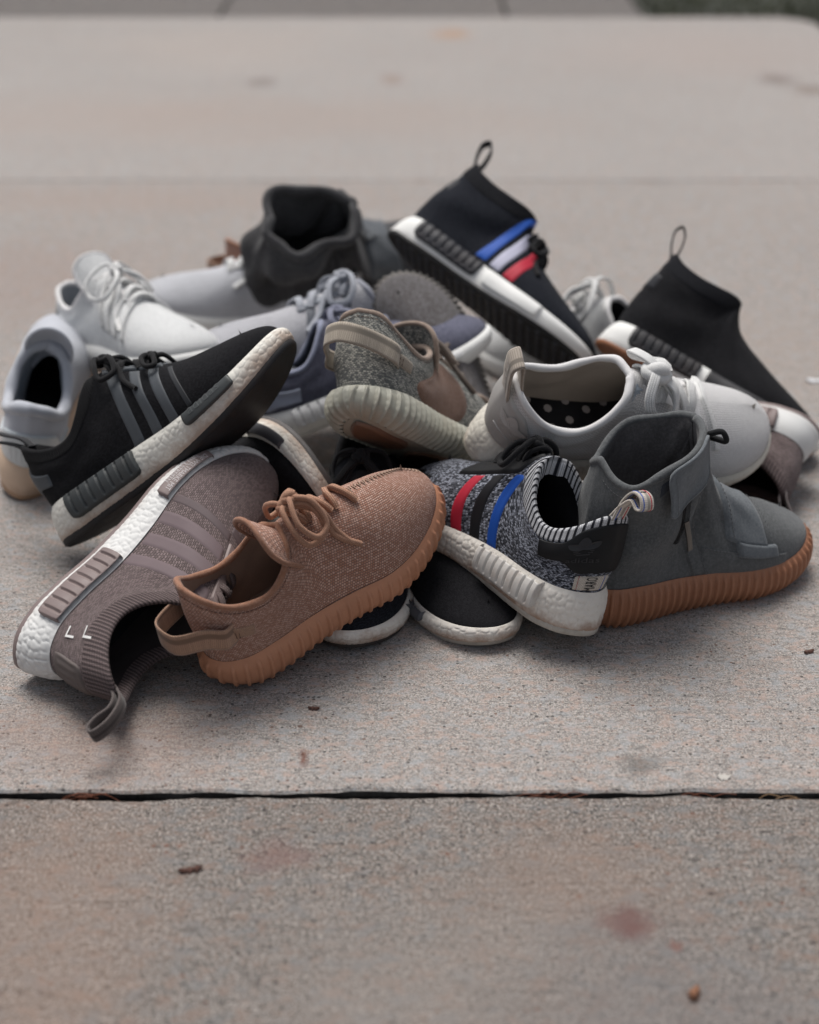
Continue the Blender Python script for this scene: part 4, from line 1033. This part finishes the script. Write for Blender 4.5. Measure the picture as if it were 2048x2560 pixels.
s.patch('counter_ridge', lambda A, B: (.02 + .19 * A, .32 - .16 * smooth01(.1, .8, A) + .035 * B), gr_h, na=30, nb=6, t=.0036, r=.0008, size=(.06, .003))
bg_w = m_weave('beige_webbing', (.46, .40, .34))
tb = s.tab(bg_w, [(.001, -.028), (-.004, -.006), (-.009, .014), (-.010, .030), (-.005, .034), (.000, .020), (.006, .0)], w=.010, t=.0012)
P_ = spline([s.L.S(np.array(0.), np.array(1.)) + [p[0], 0, p[1]] for p in [(.001, -.028), (-.004, -.006), (-.009, .014), (-.010, .030), (-.005, .034), (.000, .020), (.006, .0)]], 60)
V2, F2 = text2d('STRI')
ii = 8 + (1 - V2[:, 0]) * 22
pos = np.stack([np.interp(ii, np.arange(60), P_[:, k]) for k in range(3)], 1)
s.put('lettering', (pos + np.c_[0*ii - .0017, (V2[:, 1] - .12) * .02, 0*ii], F2, V2), m_plain('tab_print', (.66, .62, .57)), tb, smooth=False)
lace_w = m_weave('white_lace', (.82, .82, .81)); tf_b = m_plain('tongue_print', (.33, .38, .44))
s.decal('tongue_emblem', trefoil2d(), lambda x, y: (.405 + y * .05, .76 + x * .12), tf_b, off=.0010)
s.cage(wh_c, .46, .66, .76, .90, t=.0014)
s.lace_rows(lace_w, (.475, .525, .575, .625), v=.76, lift=.006, rn=.0012, rb=.0048, skew=.02)
s.bow(lace_w, q=.485, rb=.0042, rn=.0013, size=1.2, lift=.012, rnd=False)
s.over('vamp_loop', lace_w, .69, .69, (.45, .5), .022, t=.004)

# --- pale olive knit shoe with suede disc, heel to the camera
s = Shoe('G', 'ribbed_sole_shoe', 'pale olive grey knit shoe with round brown suede patch, heel facing the viewer')
mo_k = m_knit('olive_knit', (.52, .51, .46), (.15, .16, .16), w=2.9, h=2.3, gap=.8, streak=(240., 900., 1.), bias=-.03, bump=.9)
mo_s = m_rubber('olive_rubber', (.43, .425, .36), rough=.5, dirt=.3, dcol=(.22, .14, .08))
mo_b = m_suede('beige_binding', (.34, .26, .21)); mo_w = m_weave('pale_webbing', (.42, .365, .30)); mo_l = m_rope('taupe_lace', (.22, .18, .155))
ribbed_low(s, mo_k, mo_s, mo_b, mo_w, mo_l, m_cloth('brown_lining', (.09, .075, .068)), botmat=m_rubber('amber_tread', (.19, .11, .075), rough=.4), n=36, ribw=.30, v1=.97, depth=.0034)
s.disc('suede_disc', .375, .31, .165, .36, m_suede('brown_suede', (.165, .085, .055)), t=.0012)
tongue(s, mo_k, mo_b, lift=.022, back=-.012, wd=.032)
s.lace_rows(mo_l, (.48, .53, .58), v=.78, rn=.0024, rb=.0024, lift=.0045)
s.bow(mo_l, q=.49, rb=.0024, size=1.1, lift=.010)

# --- black sock trainers
def sock(s, knit, foam, outs, plugm, frontplug, stripes=(), lugs=False, laces=True, tabw=.0065):
    s.upper(knit, N=130, M=48, lining=c_black, insole=c_black)
    s.band(m_ribstripe(s.root.name + '_rib', dark((.02, .021, .027), .6), (.02, .021, .027), period=.0045, bump=1.), depth=.20, t=.0012)
    s.foam(foam); s.outsole(outs)
    for sg in (1, -1):
        s.plug(plugm, .14, .42, .20, 1.20, side=sg, grooves=8)
        s.plug(frontplug, .45, .70, .15, 1.45, side=sg, t=.0040)
    for k, m_ in enumerate(stripes): s.stripe(m_, .385 + .066 * k, .42 + .074 * k, .06, .96, wd=.052, t=.0009)
    s.patch('heel_patch', lambda A, B: ((2*A - 1) * .09, .52 + .2 * B), m_plain(s.root.name + '_heel', (.022, .023, .028)), na=30, nb=12, t=.0012, r=.0015, size=(.06, .03))
    if lugs: s.lugs(m_rubber(s.root.name + '_lugs', (.035, .036, .042), dirt=.2))
    w = m_weave(s.root.name + '_webbing', (.018, .018, .02))
    s.tab(w, [(.002, -.02), (-.002, .0), (-.010, .018), (-.013, .036), (-.008, .043), (-.001, .036), (.004, .018), (.005, .0)], w=tabw, t=.0012)
    if laces:
        s.lace_rows(lace_black, (.47, .52, .57), v=.72, lift=.006, rn=.002, rb=.004)
        s.bow(lace_black, q=.53, rb=.003, size=.9, lift=.012)
s = Shoe('H', 'sock_trainer', 'black sock trainer with blue, white and red stripes, heel raised at back of pile', wr=.0028, wp=2.)
nav_k = m_knit('navy_black_knit', (.011, .013, .020), (.020, .023, .032), gap=.5, sheen=.02)
sock(s, nav_k, mb_far, m_rubber('black_tread', (.010, .010, .011), rough=.55), m_rubber('navy_plug', (.026, .027, .034), rough=.5), m_rubber('bright_plug', (.80, .80, .78), dirt=.05),
     stripes=(m_plain('far_blue', (.012, .085, .42)), m_plain('far_white', (.50, .50, .62)), m_plain('far_red', (.46, .020, .045))), lugs=True)
s = Shoe('I', 'sock_trainer', 'plain black sock trainer with thin pull loop standing at back right', wr=.0028, wp=.7)
sock(s, m_knit('plain_black_knit', (.010, .010, .012), (.017, .017, .02), gap=.5, sheen=.02), mb_far, m_rubber('gum_tread', (.28, .12, .06), rough=.5), m_rubber('black_plug', (.022, .022, .026)), m_rubber('black_front_plug', (.022, .022, .026), dirt=.05), laces=False, tabw=.003)

# --- dark suede boot at the back
s = Shoe('J', 'suede_boot', 'dark grey suede boot at the back with its wide open collar upward', wr=.013, wp=.4, wc=1.1)
suede_boot(s, (.034, .033, .036), m_suede('dark_boot_lining', (.035, .034, .036)), gum)
s.binding(m_suede('dark_rim', (.040, .039, .042)), r=.0062, name='padded_rim')
# --- simple low trainers further back
def plain_low(s, upper, foam, outs, lining, bind=None, plugm=None, lacem=None, cagem=None, heel=None, tabm=None, stripe=None, pebble=0.0, band=None, lift=.006, rn=.0016, rb=.004, bow=1.0, tabw=.007):
    s.upper(upper, lining=lining, insole=lining)
    if band: s.band(band, depth=.2)
    elif bind: s.binding(bind)
    s.foam(foam, pebble=pebble); s.outsole(outs)
    if plugm:
        for sg in (1, -1):
            s.plug(plugm, .15, .41, .24, 1.12, side=sg, grooves=7); s.plug(plugm, .595, .77, .45, 1.3, side=sg, t=.0045)
    if heel: counter(s, heel, arm=.2, lo=.08, hi=.82, armlo=.15, armhi=.55)
    if stripe:
        for k in range(3): s.stripe(stripe, .42 + .065 * k, .465 + .06 * k, .04, .78, wd=.034)
    if cagem: s.cage(cagem)
    if lacem:
        s.lace_rows(lacem, (.475, .525, .575, .625), v=.78, lift=lift, rn=rn, rb=rb)
        if bow: s.bow(lacem, q=.48, rb=rb * .8, size=bow, lift=lift * 1.8, rnd=False)
    if tabm: s.tab(tabm, [(.003, -.014), (0, .0), (-.008, .016), (-.015, .028), (-.010, .034), (-.002, .024), (.005, .008), (.008, -.004)], w=tabw)
wk = m_knit('chalk_mesh', (.76, .77, .77), (.84, .85, .85), w=3.4, h=2.8, gap=1.0, gapk=.6, vary=.06); white_out = m_rubber('white_outsole', (.60, .59, .56), dirt=.3)
s = Shoe('K', 'white_runner', 'bright white runner with long loose looping laces, back left of pile')
plain_low(s, wk, mb_far, m_rubber('tan_outsole', (.42, .30, .20), dirt=.3), m_cloth('grey_lining', (.30, .32, .34)), bind=wh_c, lacem=lace_w, cagem=wh_c, heel=gr_h, lift=.008, rb=.0035, bow=1.7)
for k in range(4):       # side webbing loops
    s.over('lace_loop', lace_w, .46 + .055 * k, .46, (.22, .3), .014, t=.005, skew=-.02)
tongue(s, wk, wh_c, lift=.032, back=-.02, wd=.032)
s = Shoe('L', 'padded_runner', 'pale blue grey runner with shiny heel and tan sole, heel facing out at left edge')
lg = m_cloth('pale_blue_cloth', (.50, .52, .57), var=.12, scale=600.)
s.upper(lg, lining=m_cloth('blue_grey_lining', (.20, .235, .28)), insole=c_black, thick=.008)
s.binding(lg, r=.0065, name='padded_collar')
s.foam(m_foam('tan_foam', (.62, .46, .34), dirt=.4)); s.outsole(m_rubber('tan_tread', (.42, .26, .16), dirt=.3))
t_ = NT('pearl_moulding'); t_.set(col=(.48, .52, .54), rough=.28, spec=.6, coat=.5)
counter(s, t_.m, arm=.24, lo=.02, hi=.62, armlo=.02, armhi=.36, t=.003)
tongue(s, lg, lg, lift=.03, back=-.01, wd=.03)
s.lace_rows(lace_w, (.48, .53, .58), v=.78)
for k in range(4): s.stripe(m_plain('pearl_bar', (.62, .64, .66), rough=.3) if k == 0 else bpy.data.materials['pearl_bar'], -.05 + .018 * k, -.05 + .018 * k, .10, .45, wd=.007, t=.0036, name='heel_bar')
s = Shoe('M', 'white_trainer', 'pale grey and white trainer with toe to the left, behind the white runner')
plain_low(s, m_knit('silver_mesh', (.62, .63, .67), (.72, .73, .77), w=3., h=2.4, gap=.8), mb_far, white_out, c_black, bind=wh_c, lacem=lace_w, cagem=wh_c)
s = Shoe('N', 'grey_trainer', 'light grey knit trainer with toe to the left, in the middle of the pile')
plain_low(s, m_knit('light_grey_mesh', (.55, .55, .58), (.65, .65, .69), w=2.8, h=2.2, gap=.8), mb_far, white_out, m_cloth('slate_lining', (.05, .06, .08)), bind=m_cloth('grey_cloth', (.32, .33, .38)), lacem=m_weave('grey_lace', (.46, .48, .53)), cagem=m_plain('grey_cage', (.25, .27, .31)), stripe=m_plain('slate_stripe', (.10, .11, .13)), bow=1.2)
s = Shoe('O', 'lavender_trainer', 'lavender grey mesh trainer half hidden behind the olive shoe, white sole')
lv = m_knit('lavender_mesh', (.135, .140, .20), (.215, .22, .30), w=2.6, h=2.4, gap=.8, bump=1.)
lvc = m_plain('lavender_tape', (.33, .36, .45), rough=.5)
plain_low(s, lv, mb_far, white_out, m_cloth('dark_slate_lining', (.045, .05, .062)), bind=m_cloth('lavender_cloth', (.24, .26, .35)), plugm=m_rubber('pale_plug', (.70, .70, .70), dirt=.1), lacem=m_weave('lavender_lace', (.24, .25, .33)), heel=lvc, cagem=lvc)
s = Shoe('Q', 'ribbed_sole_shoe', 'grey brown knit shoe standing toe up in the middle, under the black sock trainer')
gb = m_knit('grey_brown_knit', (.10, .088, .082), (.20, .19, .20), streak=(60., 160., 1.), bias=-.02)
s.upper(gb, lining=c_black, insole=c_black); s.ribsole(m_rubber('taupe_rubber', (.13, .12, .11)), n=46, width=.34, v1=.97); s.binding(mo_b)
s.lace_rows(mo_l, (.48, .54, .60), v=.78, rn=.0024, rb=.0024)
s = Shoe('R', 'black_trainer', 'black trainer on its side with curved dirty white sole, behind the tan shoe laces')
plain_low(s, k_black, mb_foam, m_rubber('grey_outsole', (.085, .08, .08), dirt=.3), c_black, band=bpy.data.materials['black_rib'], plugm=m_rubber('grey_plug', (.060, .060, .068), dirt=.1), lacem=lace_black, cagem=slate, pebble=.0010)
s = Shoe('S', 'navy_trainer', 'navy black knit trainer with soiled sole on the ground under the tan shoe')
plain_low(s, m_knit('navy_knit', (.010, .012, .018), (.030, .034, .048), gap=.7, bump=1., sheen=.02), md_foam, m_rubber('dark_outsole', (.05, .045, .042), dirt=.4), c_black, plugm=bpy.data.materials['grey_plug'], lacem=lace_black, pebble=.0013, band=bpy.data.materials['black_rib'])
s = Shoe('T', 'black_trainer', 'black trainer on the ground under the striped heather trainer, grey plug showing')
plain_low(s, k_black, md_foam, m_rubber('chalk_outsole', (.45, .41, .36), dirt=.6), c_black, plugm=m_rubber('blue_grey_plug', (.090, .092, .105), dirt=.1), lacem=lace_black, pebble=.0012, band=bpy.data.materials['black_rib'])
s = Shoe('U', 'mauve_trainer', 'dull mauve trainer with woven pull tab, tipped over under the white mesh trainer')
plain_low(s, mv_k, mw_foam, mv_p, c_black, band=mv_r, plugm=mv_p, lacem=mv_l, tabm=m_weave('mauve_grey_webbing', (.13, .11, .11)), tabw=.011)
s = Shoe('V', 'white_trainer', 'white trainer with pointed lace ends, behind the black sock trainers')
plain_low(s, wk, mb_far, white_out, c_black, bind=wh_c, lacem=lace_w, cagem=wh_c, bow=1.6, lift=.012)
s = Shoe('X', 'ribbed_sole_shoe', 'tan shoe behind the dark suede boot, only its heel showing')
ribbed_low(s, tan_k, tan_s, tan_b, tan_w, tan_l, tan_in, n=40, ribw=.24)
# ------------------------------------------------------------------ small litter on the concrete
def chip(name, label, cat, px, py, ln, wd, th, mat, rz, group=None, seed=0, curl=.15):
    rng = np.random.RandomState(seed); n = 9
    x = np.linspace(-1, 1, n); wv = np.sqrt(np.clip(1 - np.abs(x) ** 2.2, 0, 1)) * (1 + .25 * rng.randn(n)); yc = .25 * np.cumsum(rng.randn(n)) / n
    rows = []
    for k, (f, z) in enumerate(((-1, 0), (-.5, .8), (.5, 1), (1, .1))):
        rows.append(np.c_[x * ln / 2, (yc + f * np.maximum(wv, .08)) * wd / 2, (z * .8 + .1 * rng.rand(n)) * th + curl * ln * x * x * .5])
    for f in (.5, -.5): rows.append(np.c_[x * ln / 2, (yc + f * np.maximum(wv, .08)) * wd / 2, 0 * x + curl * ln * x * x * .5 - .0002])
    P = np.stack(rows, 1); V = P.reshape(-1, 3); F = gfaces(n, 6, closed_b=True) + [tuple(range(6)), tuple(range((n-1)*6, n*6))[::-1]]
    o = mk(name, V, F, mat, smooth=False); gx, gy = gp(px, py); o.location = (gx, gy, .0004); o.rotation_euler = (0, 0, rz)
    o['label'] = label; o['category'] = cat
    if group: o['group'] = group
    return o
bark = m_cloth('bark', (.12, .045, .028), var=.5, scale=300.); pale = m_cloth('pale_scrap', (.55, .52, .48), var=.2)
rustm = m_cloth('rust_pebble', (.36, .16, .08), var=.4, scale=200.)
chip('bark_chip', 'brown bark chip on the near slab, left of centre', 'bark chip', 476, 2178, .018, .006, .003, bark, .25, seed=1)
chip('bark_chip', 'small reddish bark chip in front of the tan shoe heel', 'bark chip', 785, 1774, .010, .004, .0025, bark, -.1, seed=2)
chip('bark_chip', 'tiny dark bark crumb under the dark boot toe at right', 'bark chip', 2022, 1632, .010, .005, .0025, bark, .3, seed=3)
chip('pebble', 'orange rust pebble near the bottom right edge of the photo', 'pebble', 1735, 2490, .010, .008, .007, rustm, .9, seed=4, curl=0)
chip('paper_scrap', 'small white scrap just above the joint at right', 'paper scrap', 1810, 1944, .011, .006, .001, pale, .1, seed=5)
chip('paper_scrap', 'white scrap on the concrete at the right edge beyond the black sock trainer', 'paper scrap', 2044, 955, .030, .012, .003, m_cloth('white_scrap', (.72, .72, .74), var=.1), .0, seed=6)
# pine straw caught in the joint
straw = [m_plain('rust_straw', (.16, .055, .03)), m_plain('pale_straw', (.32, .20, .11))]
rng = np.random.RandomState(9)
spots = [(200, 6), (240, 5), (1335, 4), (1400, 3), (1765, 4), (1945, 3)]
names = {200: 'left end', 240: 'left end, second tuft', 400: 'left of the tan shoe heel', 640: 'below the tan shoe heel', 1335: 'right of centre', 1400: 'right of centre, paler tuft', 1765: 'below the upright boot', 1945: 'near the right edge', 2030: 'at the right edge', 900: 'middle, sparse'}
for px, n in spots:
    parts = []
    for k in range(n):
        x, _ = gp(px + rng.randn() * 35, 1983); y = -.2778 + rng.randn() * .0015; a = rng.randn() * .35; ln = rng.uniform(.010, .030)
        P = spline([(x - ln/2*math.cos(a), y - ln/2*math.sin(a)*.4, -.010 + rng.rand()*.006), (x, y + rng.randn()*.001, -.003 + rng.rand()*.004), (x + ln/2*math.cos(a), y + ln/2*math.sin(a)*.4, -.008 + rng.rand()*.008)], 8)
        parts.append(sweep(P, .00045, .00045, ns=4))
    V, F, U = joinm(parts); o = mk('straw_tuft', V, F, straw[(px // 7) % 2], smooth=True)
    o['label'] = 'rusty dry straw caught in the slab joint, ' + names[px]; o['category'] = 'straw'; o['group'] = 'straw in the slab joint'
